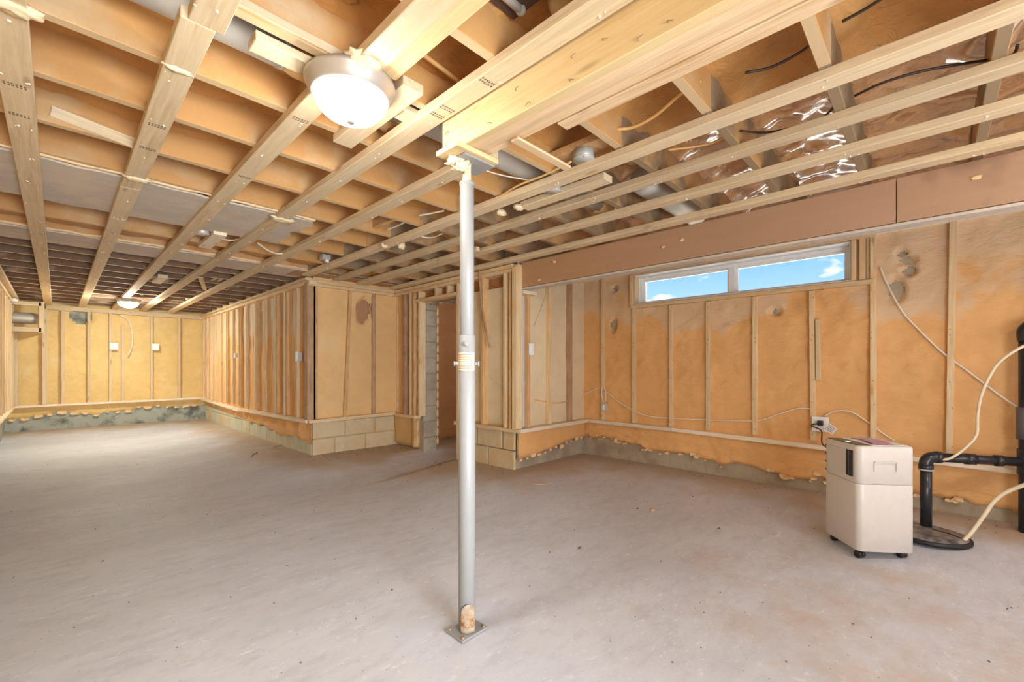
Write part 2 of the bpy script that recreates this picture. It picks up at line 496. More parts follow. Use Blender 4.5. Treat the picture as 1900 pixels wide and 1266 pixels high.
def bm_tube(bm, pts, r, seg=8, smooth=True, cap=True):
    pts = cr(pts) if smooth else [Vector(p) for p in pts]
    rings = []
    up = Vector((0, 0, 1))
    prev = None
    for i, p in enumerate(pts):
        d = (pts[min(i + 1, len(pts) - 1)] - pts[max(i - 1, 0)])
        if d.length < 1e-9: d = Vector((1, 0, 0))
        d.normalize()
        if prev is None:
            ref = Vector((0, 0, 1)) if abs(d.z) < 0.9 else Vector((1, 0, 0))
            u = d.cross(ref).normalized()
        else:
            u = (prev - d * prev.dot(d)).normalized()
        prev = u
        v = d.cross(u)
        rr = r[i] if isinstance(r, (list, tuple)) else r
        rings.append([bm.verts.new(p + (u * math.cos(2 * PI * k / seg) + v * math.sin(2 * PI * k / seg)) * rr) for k in range(seg)])
    for a, b in zip(rings, rings[1:]):
        for k in range(seg):
            bm.faces.new((a[k], a[(k + 1) % seg], b[(k + 1) % seg], b[k]))
    if cap:
        bm.faces.new(rings[0]); bm.faces.new(list(reversed(rings[-1])))
def tube(name, pts, r, m, parent=None, seg=8, smooth=True):
    bm = bmesh.new(); bm_tube(bm, pts, r, seg, smooth)
    return link(name, mesh_of(bm, name, smooth=True), m, parent)
def bm_lathe(bm, prof, seg=32, c=(0, 0, 0)):
    rings = []
    for (r, z) in prof:
        if r < 1e-5:
            rings.append([bm.verts.new((c[0], c[1], c[2] + z))])
        else:
            rings.append([bm.verts.new((c[0] + r * math.cos(2 * PI * k / seg), c[1] + r * math.sin(2 * PI * k / seg), c[2] + z)) for k in range(seg)])
    for a, b in zip(rings, rings[1:]):
        for k in range(seg):
            k2 = (k + 1) % seg
            va = [a[k % len(a)], a[k2 % len(a)]] if len(a) > 1 else [a[0]]
            vb = [b[k2 % len(b)], b[k % len(b)]] if len(b) > 1 else [b[0]]
            vs = va + vb
            if len(vs) >= 3: bm.faces.new(vs)
def lathe(name, prof, m, parent=None, loc=(0, 0, 0), seg=32, rot=None):
    bm = bmesh.new(); bm_lathe(bm, prof, seg)
    mw = Matrix.Translation(loc)
    if rot is not None: mw = mw @ rot
    return link(name, mesh_of(bm, name, smooth=True), m, parent, mw)
def ray(x, y):
    t = (x - 950) / F
    return Vector((S + t * K, K - t * S, (HY - y) / F))
def onX(x, y, X):
    r = ray(x, y); k = X / r.x
    return Vector((X, r.y * k, CAMZ + r.z * k))
def onY(x, y, Y):
    r = ray(x, y); k = Y / r.y
    return Vector((r.x * k, Y, CAMZ + r.z * k))
def onZ(x, y, z):
    r = ray(x, y); k = (z - CAMZ) / r.z
    return Vector((r.x * k, r.y * k, z))
def fbm(p, s, o=4):
    return noise.fractal(Vector(p) * s, 1.0, 2.0, o)
def sstep(a, b, x):
    t = max(0.0, min(1.0, (x - a) / (b - a)))
    return t * t * (3 - 2 * t)
def lump(name, loc, r, m, parent=None, seed=0.0, amp=0.35, sc=(1, 1, 1), sub=3, freq=2.5):
    bm = bmesh.new()
    bmesh.ops.create_icosphere(bm, subdivisions=sub, radius=1.0)
    for v in bm.verts:
        n = v.co.normalized()
        d = 1 + amp * noise.fractal(n * freq + Vector((seed, seed, seed)), 1.0, 2.0, 3)
        v.co = Vector((n.x * sc[0], n.y * sc[1], n.z * sc[2])) * d * r
    return link(name, mesh_of(bm, name, smooth=True), m, parent, Matrix.Translation(loc))

# ---------------------------------------------------------------- room dimensions
XJ, YJ = 2.075, 5.245       # corner of the jog (block faces)
XD = 3.20                   # doorway wall
YA = 3.035                  # alcove wall
XW = 4.40                   # window wall (concrete face)
YF = 10.62                  # far wall
XL = -0.58                  # left wall
YB = -1.7                   # wall behind the camera
ZP = 0.43                   # top of the bottom plates
ZS = 2.07                   # underside of the strapping
ZJ = 2.108                  # underside of the joists
ZT = 2.36                   # underside of the subfloor
ZTOP = 2.40

def solid_dist(x, y):
    def q(dx, dy):
        return math.hypot(max(dx, 0), max(dy, 0)) if (dx > 0 or dy > 0) else 0.0
    d = [q(XJ - x, YJ - y), q(XD - x, YA - y) if not (3.9 < y < 4.67) else q(5 - x, 0), max(0, XW - x), max(0, YF - y)]
    return min(d)
def fz(x, y):
    return -0.10 * sstep(0.0, 1.3, solid_dist(x, y)) + 0.006 * fbm((x, y, 0), 1.1)

# ---------------------------------------------------------------- floor
def make_floor():
    x0, x1, y0, y1 = XL - 0.1, 5.4, YB - 0.1, YF + 0.1
    nx, ny = 110, 220
    bm = bmesh.new()
    lay = bm.verts.layers.float.new('dirt')
    g = []
    for j in range(ny + 1):
        row = []
        for i in range(nx + 1):
            x = x0 + (x1 - x0) * i / nx; y = y0 + (y1 - y0) * j / ny
            v = bm.verts.new((x, y, fz(x, y)))
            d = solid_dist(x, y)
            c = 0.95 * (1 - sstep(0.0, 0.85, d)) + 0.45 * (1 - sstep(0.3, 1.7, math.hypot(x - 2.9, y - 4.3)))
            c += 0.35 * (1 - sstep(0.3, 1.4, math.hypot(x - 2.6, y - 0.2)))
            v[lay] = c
            row.append(v)
        g.append(row)
    for j in range(ny):
        for i in range(nx):
            bm.faces.new((g[j][i], g[j][i + 1], g[j + 1][i + 1], g[j + 1][i]))
    me = mesh_of(bm, 'floor', smooth=True)
    return structure(link('floor', me, M['floor']))
floor = make_floor()

# ---------------------------------------------------------------- walls (concrete cores)
def wall_box(name, lo, hi, m):
    return structure(box(name, lo, hi, m, bevel=0.0))
wall_far = wall_box('wall_far', (XL - 0.2, YF, -0.2), (XJ + 0.2, YF + 0.2, ZTOP), M['conc_far'])
wall_left = wall_box('wall_left', (XL - 0.2, YB - 0.2, -0.2), (XL, YF + 0.2, ZTOP), M['conc_far'])
wall_rear = wall_box('wall_rear', (XL - 0.2, YB - 0.2, -0.2), (XW + 0.3, YB, ZTOP), M['conc'])
# jog: two faces
wall_jog = wall_box('wall_jog', (XJ + 0.022, YJ + 0.022, -0.2), (XJ + 0.3, YF + 0.2, ZTOP), M['block_y'])
wall_jog_front = wall_box('wall_front', (XJ + 0.3, YJ + 0.022, -0.2), (XD + 0.3, YJ + 0.3, ZTOP), M['block_y'])
# doorway wall: stub on the left of the opening, lintel, right part
YD0, YD1, ZD = 3.90, 4.668, 1.83
bmw = bmesh.new()
bm_box(bmw, (XD + 0.121, (YD1 + YJ) / 2 + 0.01, 1.1), (0.2, YJ - YD1 + 0.02, 2.6))
bm_box(bmw, (XD + 0.121, (YA + .2 + YD0) / 2, 1.1), (0.2, YD0 - YA - 0.2, 2.6))
bm_box(bmw, (XD + 0.121, (YD0 + YD1) / 2, (ZD + 0.05 + ZTOP) / 2), (0.2, YD1 - YD0 + 0.002, ZTOP - ZD - 0.05))
wall_door = structure(link('wall_doorway', mesh_of(bmw, 'w'), M['block_y']))
wall_alcove = wall_box('wall_alcove', (XD + 0.022, YA + 0.022, -0.2), (XW + 0.2, YA + 0.22, ZTOP), M['conc'])
# window wall with its opening
WY0, WY1, WZ0, WZ1 = 0.465, 2.343, 1.715, 2.032
bmw = bmesh.new()
bm_box(bmw, (XW + 0.12, (YB + WY0) / 2, 1.1), (0.24, WY0 - YB, 2.6))
bm_box(bmw, (XW + 0.12, (YA + 0.1 + WY1) / 2, 1.1), (0.24, YA + 0.1 - WY1, 2.6))
bm_box(bmw, (XW + 0.12, (WY0 + WY1) / 2, (WZ0 - 0.2) / 2), (0.24, WY1 - WY0, WZ0 + 0.2))
bm_box(bmw, (XW + 0.12, (WY0 + WY1) / 2, (WZ1 + ZTOP) / 2), (0.24, WY1 - WY0, ZTOP - WZ1))
wall_window = structure(link('wall_window', mesh_of(bmw, 'w'), M['conc']))
# the passage beyond the doorway
wall_passage = wall_box('wall_passage', (XD + 0.21, 5.02, -0.2), (5.3, 5.22, ZTOP), M['conc'])
wall_passage_end = wall_box('wall_end', (5.1, YA + 0.2, -0.2), (5.3, 5.02, ZTOP), M['conc'])

# ---------------------------------------------------------------- spray foam sheets
def foam_sheet(origin, u, n, ulen, z0f, z1, m, parent, thick=0.03, amp=0.012, res=0.035, holes=(), rect=None, cup=0.0, bays=None, name='spray_foam', seed=0.0):
    u = Vector(u); n = Vector(n); o = Vector(origin)
    nu = max(2, int(ulen / res)); 
    zmin = min(z0f(ulen * i / nu) for i in range(nu + 1))
    nzr = max(2, int((z1 - zmin) / res))
    bm = bmesh.new(); g = []
    for i in range(nu + 1):
        s = ulen * i / nu
        zb = z0f(s)
        col = []
        for j in range(nzr + 1):
            z = zb + (z1 - zb) * j / nzr
            p = o + u * s; p.z = z
            d = 9.0
            for (hs, hz, rs, rz) in holes:
                e = math.hypot((s - hs) / rs, (z - hz) / rz) - 1 - 0.35 * noise.noise(Vector((s * 9, z * 9, hs)))
                d = min(d, e * min(rs, rz))
            edge = min(d, (z - zb) + 0.006)
            inside = d < 0
            inrect = rect and rect[0] < s < rect[1] and rect[2] < z < rect[3]
            t = thick * sstep(-0.002, 0.03, edge)
            q = p + Vector((seed, 0, 0))
            t += (amp * fbm(q, 3.2) + amp * 0.45 * fbm(q, 11)) * sstep(0, 0.03, edge)
            if z - zb < 0.09 and cup == 0:
                t += 0.018 * abs(fbm(q, 14)) * (1 - (z - zb) / 0.09)
            if bays:
                dd = min(abs(s - b) for b in bays)
                t += cup * (1 - sstep(0.0, 0.12, dd))
            v = bm.verts.new(p + n * max(t, 0.001))
            col.append((v, inside or inrect))
        g.append(col)
    for i in range(nu):
        for j in range(nzr):
            q = (g[i][j], g[i + 1][j], g[i + 1][j + 1], g[i][j + 1])
            if sum(1 for x in q if x[1]) >= 2: continue
            bm.faces.new([x[0] for x in q])
    for v in [v for v in bm.verts if not v.link_faces]: bm.verts.remove(v)
    ob = link(name, mesh_of(bm, name, smooth=True), m, parent)
    return ob
def ragged(base, amp, f, seed, f2=9.0):
    return lambda s: base(s) + amp * fbm((s, seed, 0), f, 3) + amp * 0.5 * noise.noise(Vector((s * f2, seed, 3)))
# window wall: s runs along -Y from the alcove corner
fo_w = foam_sheet((XW, YA, 0), (0, -1, 0), (-1, 0, 0), YA - YB - 0.02,
    ragged(lambda s: 0.20 - 0.02 * s - 0.05 * sstep(1.0, 1.6, s), 0.06, 1.8, 2.0), 2.34, M['foam_win'], wall_window, thick=0.035, amp=0.014, res=0.015,
    holes=[(0.42, 1.52, 0.035, 0.06), (0.44, 1.93, 0.03, 0.03), (YA - 1.0, 1.52, 0.03, 0.02), (YA - 0.20, 1.62, 0.035, 0.07), (YA - 0.13, 1.75, 0.03, 0.03), (YA - 0.14, 1.83, 0.035, 0.025), (YA - 0.17, 1.88, 0.02, 0.02), (0.06, 0.16, 0.05, 0.06)],
    rect=(YA - WY1 - 0.02, YA - WY0 + 0.02, WZ0 - 0.03, WZ1 + 0.03))
# far wall
fo_f = foam_sheet((XL, YF, 0), (1, 0, 0), (0, -1, 0), XJ - XL + 0.03, ragged(lambda s: 0.215 + 0.03 * s, 0.05, 2.4, 7.0), 2.30, M['foam_far'], wall_far, thick=0.03, amp=0.014,
    holes=[(0.86, 1.93, 0.13, 0.12)], res=0.04)
fo_l = foam_sheet((XL, YF, 0), (0, -1, 0), (1, 0, 0), YF - YB - 0.02, ragged(lambda s: 0.2, 0.04, 2.0, 11.0), 2.3, M['foam_far'], wall_left, thick=0.03, amp=0.012, res=0.09)
fo_r = foam_sheet((XL, YB, 0), (1, 0, 0), (0, 1, 0), XW - XL, ragged(lambda s: 0.2, 0.04, 2.0, 12.0), 2.3, M['foam_win'], wall_rear, thick=0.03, amp=0.012, res=0.09)
# long jog wall (facing -X): s runs along -Y from the far wall
JY = [onX(px, 650, 2.0).y for px in (383.5, 390, 398.7, 409, 418.5, 431, 442, 455.6, 472.5, 489.5, 508.5, 526, 549.6)]
fo_j = foam_sheet((XJ, YF, 0), (0, -1, 0), (-1, 0, 0), YF - YJ, ragged(lambda s: 0.30 - 0.03 * s, 0.05, 1.6, 21.0), 2.3, M['foam_win'], wall_jog, thick=0.012, amp=0.008,
    bays=[YF - y for y in JY], cup=0.03, res=0.045, seed=3)
# front face of the jog
fo_c = foam_sheet((XJ - 0.01, YJ, 0), (1, 0, 0), (0, -1, 0), XD - XJ + 0.02, ragged(lambda s: ZP - 0.01, 0.004, 3, 31), 2.3, M['foam_pale'], wall_jog_front, thick=0.045, amp=0.012,
    holes=[(0.63, 1.76, 0.085, 0.145)], seed=9, res=0.022)
box('bare_patch', (XJ + .45, YJ + .008, 1.52), (XJ + .80, YJ + .02, 2.0), M['patch'], wall_jog_front)
# doorway wall
fo_d1 = foam_sheet((XD, YJ, 0), (0, -1, 0), (-1, 0, 0), YJ - YD1 - 0.03, lambda s: 0.02, 2.05, M['foam_pale'], wall_door, thick=0.03, amp=0.008)
fo_d2 = foam_sheet((XD, YD0 - 0.04, 0), (0, -1, 0), (-1, 0, 0), YD0 - YA - 0.04, ragged(lambda s: ZP, 0.004, 3, 41), 1.86, M['foam_cream'], wall_door, thick=0.03, amp=0.006)
# alcove wall
fo_a = foam_sheet((XD, YA, 0), (1, 0, 0), (0, -1, 0), XW - XD, ragged(lambda s: 0.10 + 0.10 * s, 0.04, 3.2, 51.0), 2.2, M['foam_cream'], wall_alcove, thick=0.03, amp=0.010)
fo_al = foam_sheet((XD, YA, 0), (1, 0, 0), (0, -1, 0), XW - XD - 0.04, ragged(lambda s: 0.10 + 0.10 * s, 0.04, 3.2, 51.0), ZP - 0.03, M['foam_win'], wall_alcove, thick=0.045, amp=0.010)
part_label(fo_al, 'deeper orange foam below the bottom plate')
# passage
fo_p = foam_sheet((XD + 0.22, 5.02, 0), (1, 0, 0), (0, -1, 0), 1.68, ragged(lambda s: 0.03, 0.02, 2, 61), 2.3, M['foam_deep'], wall_passage, thick=0.03, amp=0.01)
fo_pe = foam_sheet((5.1, 5.02, 0), (0, -1, 0), (-1, 0, 0), 1.75, ragged(lambda s: 0.03, 0.02, 2, 62), 2.3, M['foam_deep'], wall_passage_end, thick=0.03, amp=0.01)

# torn foam skirt flaps just above the bare concrete (individually peeling pieces)
def flap(name, loc, n, r, parent, seed, m):
    bm = bmesh.new()
    n = Vector(n); t = Vector((0, 0, 1)).cross(n).normalized()
    k = 9; ring = []
    for i in range(k):
        a = 2 * PI * i / k
        rr = r * (0.7 + 0.5 * noise.noise(Vector((math.cos(a) * 2, math.sin(a) * 2, seed))))
        p = t * math.cos(a) * rr * 1.7 + Vector((0, 0, 1)) * math.sin(a) * rr
        ring.append(bm.verts.new(p + n * (0.012 + 0.014 * abs(noise.noise(Vector((a, seed, 0)))))))
    c = bm.verts.new(n * 0.006)
    for i in range(k): bm.faces.new((c, ring[i], ring[(i + 1) % k]))
    ext = bmesh.ops.extrude_face_region(bm, geom=list(bm.faces))
    for v in [e for e in ext['geom'] if isinstance(e, bmesh.types.BMVert)]: v.co -= n * 0.008
    return link(name, mesh_of(bm, name, smooth=False), m, parent, Matrix.Translation(loc))
def window_flaps():
    zf = ragged(lambda s: 0.20 - 0.02 * s - 0.05 * sstep(1.0, 1.6, s), 0.06, 1.8, 2.0)
    for i in range(46):
        s = random.uniform(0.05, 3.6)
        flap('foam_flap', (XW - 0.03, YA - s, zf(s) + random.uniform(-0.02, 0.035)), (-1, 0, 0), random.uniform(.008, .03), wall_window, i * 3.1, M['foam_skin'])
    zf2 = ragged(lambda s: 0.10 + 0.10 * s, 0.04, 3.2, 51.0)
    for i in range(12):
        s = 0.04 + i * 0.095
        flap('foam_flap', (XD + s, YA - 0.03, zf2(s) + random.uniform(-0.015, 0.02)), (0, -1, 0), random.uniform(.014, .03), wall_alcove, 70 + i * 3.1, M['foam_skin'])
    zf3 = ragged(lambda s: 0.215 + 0.03 * s, 0.05, 2.4, 7.0)
    for i in range(18):
        s = 0.08 + i * 0.14
        flap('foam_flap', (XL + s, YF - 0.03, zf3(s) + random.uniform(-0.02, 0.02)), (0, -1, 0), random.uniform(.02, .05), wall_far, 170 + i * 3.1, M['foam_skin'])
window_flaps()

# ---------------------------------------------------------------- concrete blocks
def block_mesh(l, h, d=0.03):
    bm = bmesh.new(); bm_box(bm, (0, 0, 0), (l, d, h))
    return mesh_of(bm, 'block', bevel=0.006)
_bc = {}
def block(parent, c, l, h, along, m, d=0.03):
    k = (round(l, 3), round(h, 3), m.name, round(d, 3))
    if k not in _bc:
        me = block_mesh(l, h, d); me.materials.append(m); _bc[k] = me
    a = Vector(along); y = Vector((0, 0, 1)).cross(a)
    mw = Matrix((a, y, Vector((0, 0, 1)))).transposed().to_4x4()
    mw.translation = Vector(c) + Vector((random.uniform(-.001, .001), random.uniform(-.001, .001), 0))
    o = bpy.data.objects.new('block', _bc[k]); C.objects.link(o)
    o.matrix_world = mw; o.parent = parent; o.matrix_parent_inverse = parent.matrix_world.inverted()
    return o
def block_run(parent, p0, along, length, zs, m, jt=0.008, off=(0, 0.2), bl=0.39):
    a = Vector(along)
    for r, (z0, z1) in enumerate(zs):
        s = -off[r % 2]
        while s < length - 0.02:
            s0 = max(s, 0); s1 = min(s + bl, length)
            if s1 - s0 > 0.03:
                c = Vector(p0) + a * ((s0 + s1) / 2); c.z = (z0 + z1) / 2
                block(parent, c, s1 - s0 - jt, z1 - z0 - jt, along, m)
            s += bl + 0.01
ZC = [(-0.06, 0.19), (0.19, 0.39)]
block_run(wall_jog, (XJ + 0.015, YJ + 0.03, 0), (0, 1, 0), YF - YJ - 0.05, ZC, M['block_g'])
block_run(wall_jog_front, (XJ, YJ + 0.015, 0), (1, 0, 0), XD - XJ - 0.03, ZC, M['block_y'], off=(0.13, 0.0))
block_run(wall_door, (XD + 0.005, YA + 0.0, 0), (0, 1, 0), YD0 - YA, ZC, M['block_y'], off=(0.0, 0.22))
# the jamb stack of the doorway
nb = 10
for i in range(nb):
    z0 = -0.06 + i * 0.203
    z1 = min(z0 + 0.203, ZD + 0.03)
    if z1 - z0 < 0.05: continue
    dx = random.uniform(-.004, .004)
    block(wall_door, (XD + 0.115 + dx, YD1 + 0.0, (z0 + z1) / 2), 0.2, z1 - z0 - 0.008, (1, 0, 0), M['block_d'], 0.05)
    block(wall_door, (XD + 0.115 + dx, YD0 - 0.0, (z0 + z1) / 2), 0.2, z1 - z0 - 0.008, (1, 0, 0), M['block_d'], 0.05)
# foam squeezed along the inner edge of the jamb
for i in range(15):
    z = 0.08 + i * 0.12
    lump('foam_bead', (XD + 0.225, YD1 - 0.03, z), 0.03, M['foam_skin'], wall_door, seed=i * 1.7, sc=(0.6, 0.35, 2.0), sub=2)
for i in range(9):
    z = 0.1 + i * 0.2
    lump('foam_bead', (XD - 0.035, YD1 + 0.035, z), 0.03, M['foam_skin'], wall_door, seed=40 + i * 1.7, sc=(0.35, 0.4, 2.6), sub=2)

# ---------------------------------------------------------------- ceiling
YJs = [-1.4, -0.98, -0.57, -0.165, 0.28, 0.69, 1.11, 1.52, 1.96, 2.37, 2.81, 3.22, 3.63, 4.08, 4.55, 4.95, 5.36, 5.78, 6.19, 6.6, 7.02, 7.43, 7.88, 8.3, 8.72, 9.14, 9.56, 9.98, 10.4]
bmc = bmesh.new()
bm_box(bmc, ((XL + XW + .04) / 2, (YB + YF) / 2, ZT + .04), (XW - XL + .44, YF - YB + .4, .08))
bm_box(bmc, (4.97, 4.15, ZT + .04), (.66, 2.14, .08))
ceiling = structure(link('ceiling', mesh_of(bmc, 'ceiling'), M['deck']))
box_ground = structure(box('bounce_ground', (XW + .24, YB - 6, 1.50), (XW + 22, YA + 0.15, 1.58), M['bounce_gravel'], bevel=0))  # unseen pale ground, added to bounce sunlight up onto the window reveals
for i, y in enumerate(YJs):
    x1 = XJ + 0.1 if y > YJ + 0.2 else (5.05 if y > YA + 0.3 else XW + 0.02)
    if y < 5.4:
        a, b = (XL + 0.01, y, (ZJ + ZT) / 2), (1.9, y, (ZJ + ZT) / 2)
        y2 = y + (0.03 if i % 2 else -0.02) * 0
        j1 = board('joist', a, b, (0, 0, 1), ZT - ZJ, 0.04, M['joist'], ceiling)
        b2 = (x1, y2 + 0.0, (ZJ + ZT) / 2)
        j2 = board('joist', (1.901, y2, (ZJ + ZT) / 2), b2, (0, 0, 1), ZT - ZJ, 0.04, M['joist_r'], ceiling)
    else:
        board('joist', (XL + 0.01, y, (ZJ + ZT) / 2), (x1, y, (ZJ + ZT) / 2), (0, 0, 1), ZT - ZJ, 0.04, M['joist_far'], ceiling)

def ceiling_foam(name, x0, x1, y0, y1, m, sag=0.09, res=0.035, base=None):
    """foam filling every joist bay, thicker against the joists"""
    base = ZT - 0.045 if base is None else base
    nx = int((x1 - x0) / res); ny = int((y1 - y0) / res)
    bm = bmesh.new(); g = []
    for j in range(ny + 1):
        row = []
        for i in range(nx + 1):
            x = x0 + (x1 - x0) * i / nx; y = y0 + (y1 - y0) * j / ny
            d = min(abs(y - yy) for yy in YJs)
            fill = sag * (0.5 + 0.8 * abs(fbm((x, y, 4), 1.3)))
            z = base - fill * (1 - sstep(0.0, 0.13, d)) - 0.03 * fbm((x, y, 0), 2.0) - (0.014 + (0.02 if y < 1.9 else 0)) * fbm((x * 1.0, y, 2), 8.0)
            z = max(z, ZJ + 0.02)
            row.append(bm.verts.new((x, y, min(z, ZT - 0.004))))
        g.append(row)
    for j in range(ny):
        for i in range(nx):
            bm.faces.new((g[j][i], g[j][i + 1], g[j + 1][i + 1], g[j + 1][i]))
    return link(name, mesh_of(bm, name, smooth=True), m, ceiling)
ceiling_foam('spray_foam', XL, 2.3, YB, 5.5, M['foam_ceil'])
ceiling_foam('spray_foam', 2.3, XW, YB, 1.9, M['foam_gloss'], sag=0.05)
ceiling_foam('spray_foam', 2.3, XW, 1.9, YA + 0.05, M['foam_gloss'], sag=0.04)
ceiling_foam('spray_foam', 2.3, 5.1, YA + 0.05, 5.4, M['foam_ceil'])

def drip_field(x0, x1, y0, y1, n, seed):
    random.seed(seed)
    for i in range(n):
        x, y = random.uniform(x0, x1), random.uniform(y0, y1)
        yy = min(YJs, key=lambda q: abs(q - y))
        if abs(yy - y) < .06: continue
        lump('foam_lump', (x, y, ZT - .055), random.uniform(.03, .07), M['foam_ceil'], ceiling, i * 1.9, .5, (1.2, .8, .7), 2, 3)
drip_field(-.5, 1.1, .5, 1.9, 46, 3)
drip_field(1.4, 3.1, 1.6, 3.0, 40, 4)
box('bare_subfloor', (.70, .73, ZT - .10), (1.12, 1.07, ZT - .085), M['deck'], ceiling)

# short crossed blocking pieces between far joists
for (px, py) in ((398, 515), (412, 515), (400, 528), (372, 539), (350, 552), (295, 515), (262, 545), (452, 505)):
    p = onZ(px, py, ZJ + 0.05)
    k = min(range(len(YJs) - 1), key=lambda q: abs((YJs[q] + YJs[q + 1]) / 2 - p.y))
    board('blocking', (p.x, YJs[k] + 0.02, ZJ + 0.07), (p.x, YJs[k + 1] - 0.02, ZJ + 0.07), (0, 0, 1), 0.09, 0.038, M['strap'], ceiling)
for (x, k) in ((1.02, 12), (1.55, 10), (1.75, 10)):
    board('blocking', (x, YJs[k] + 0.02, ZJ + 0.09), (x, YJs[k + 1] - 0.02, ZJ + 0.09), (0, 0, 1), 0.12, 0.038, M['stud_o'], ceiling)
# diagonal bridging seen left of the post
for x in (1.62, 1.98):
    board('blocking', (x, 2.39, ZJ + 0.02), (x + 0.02, 2.79, ZT - 0.06), (1, 0, 0), 0.07, 0.03, M['stud_o'], ceiling)

# strapping boards
def strap(x0, x1, y0, y1, z=ZS, m=None, name='strapping_board', dz=0.0):
    return board(name, ((x0 + x1) / 2, y0, z + 0.019), ((x0 + x1) / 2, y1, z + 0.019 + dz), (1, 0, 0), x1 - x0, 0.038, m or M['strap'], ceiling)
strap(-0.50, -0.41, YB, YF - 0.02)
strap(-0.149, -0.060, YB, 7.2)
strap(-0.149, -0.060, 7.202, YF - 0.12)
strap(0.270, 0.362, YB, 1.60)
strap(0.252, 0.341, 1.602, 3.35)
strap(0.250, 0.339, 3.352, YF - 0.12)
strap(0.700, 0.789, YB, 1.60, z=ZS)
strap(0.792, 0.86, YB, 1.42, z=ZS + 0.012, m=M['beam'])
strap(0.662, 0.751, 1.603, YF - 0.12)
strap(1.046, 1.132, YB, 3.3)
strap(1.040, 1.129, 3.302, YF - 0.12)
strap(1.435, 1.524, 1.56, YF - 0.12)
strap(1.913, 2.000, YB, 5.12)
strap(2.270, 2.356, YB, 5.12)
strap(2.63, 2.716, YB, 5.12)
strap(2.56, 2.60, 2.9, 5.12, z=ZS - 0.004)
strap(3.045, 3.134, YB, YJ - 0.08)
# short pieces: light blocking, box boards
strap(0.88, 0.969, 1.40, 1.99, z=ZS + 0.0, m=M['strap'])
strap(0.84, 0.93, 4.02, 4.56, z=ZS + 0.0, m=M['white'])
strap(2.08, 2.165, 1.30, 1.93, z=ZS + 0.0)
strap(0.80, 0.89, 6.4, 6.9, z=ZS + 0.0, m=M['white'])
board('strapping_board', (0.44, 1.60, ZS + 0.03), (1.12, 1.60, ZS + 0.03), (0, 1, 0), 0.08, 0.03, M['strap'], ceiling)
# twisted loose lath hanging in the far bays
board('lath', onZ(372, 515, ZS - 0.02), onZ(383, 545, ZJ + 0.05), (1, 0.2, 0), 0.05, 0.012, M['strap'], ceiling)
# side cleat under near joist
board('cleat', (-0.02, 2.79, ZJ + 0.05), (0.26, 2.79, ZJ + 0.01), (0, 0, 1), 0.05, 0.02, M['strap'], ceiling)
board('cleat', (0.36, 1.515, ZJ + 0.02), (0.70, 1.515, ZJ + 0.02), (0, 1, 0), 0.05, 0.03, M['strap'], ceiling)
# torn foam blobs where boards are lapped
for (px, py, r, sc) in ((330, 128, 0.034, (1.3, .6, .35)), (676, 118, 0.055, (1.1, .9, .6)), (255, 331, 0.05, (1.2, .5, .3)), (25, 12, 0.05, (1.2, .6, .4)), (930, 395, 0.04, (1, .6, .5)), (962, 385, .035, (1, .8, .5)), (745, 455, .035, (1, .6, 1.0)), (713, 455, .03, (1, .6, .8)), (525, 408, .05, (1.5, 1.2, .3))):
    lump('foam_crust', onZ(px, py, ZS + 0.004), r, M['steel_cream'], ceiling, seed=px * 0.37, amp=0.45, sc=sc, sub=3, freq=5)

# drywall screws, staples and torn bits stuck under the strapping: one part per row
def bits(name, pts, m, parent, r=0.006, kind=None):
    bm = bmesh.new(); r_in = r
    for p in pts:
        r = r_in * random.uniform(.5, 1.1)
        a = random.uniform(0, PI); ln = r * random.uniform(0.8, 1.8)
        R = Matrix.Rotation(a, 3, 'Z') @ Matrix.Rotation(random.uniform(-.5, .5), 3, 'X')
        bm_box(bm, p, (ln, r * 0.7, r * 0.8), R)
    o = link(name, mesh_of(bm, name), m, parent)
    o['kind'] = 'stuff'
    return o
bp = []
for (x0, x1, ya, yb) in ((-.149, -.06, .4, 9), (.252, .341, .6, 9), (.68, .75, .8, 9), (1.05, 1.13, .8, 9), (1.44, 1.52, 1.7, 9), (1.915, 1.998, .1, 5), (2.272, 2.354, .1, 5), (2.632, 2.714, 0, 5), (3.05, 3.13, 0, 4.9)):
    y = ya
    while y < yb:
        yy = min(YJs, key=lambda q: abs(q - y))
        for k in range(random.choice((1, 2, 2, 3))):
            bp.append((random.uniform(x0 + .01, x1 - .01), yy + random.uniform(-.03, .03), ZS - 0.003))
        y += 0.41
bits('screw_tips', bp, M['bit'], ceiling, 0.006)
# faint grade stamps, flat print under the boards
def stamp(x, y, rows=2, cols=6, ang=0, s=0.012):
    bm = bmesh.new()
    for i in range(rows):
        for j in range(cols):
            for q in range(2):
                bm_box(bm, (x + (j - cols / 2) * s * 0.95 + random.uniform(-.001, .001) + q * s * 0.35, y + i * s * 1.4, ZS - 0.0004), (s * 0.22, s * random.uniform(.6, 1.0), 0.0006))
                bm_box(bm, (x + (j - cols / 2) * s * 0.95 + s * 0.2, y + i * s * 1.4 + random.uniform(-.4, .4) * s, ZS - 0.0004), (s * 0.5, s * .18, 0.0006))
    return link('grade_stamp', mesh_of(bm, 'stamp'), M['ink'], ceiling)
for (px, py) in ((32, 158), (38, 213), (300, 235), (285, 278), (462, 330), (812, 212), (840, 205), (905, 150), (560, 222)):
    p = onZ(px, py, ZS)
    xs = [-0.105, 0.3, 0.71, 1.088]
    x = min(xs, key=lambda q: abs(q - p.x))
    stamp(x, p.y, 2, 6, s=0.011)

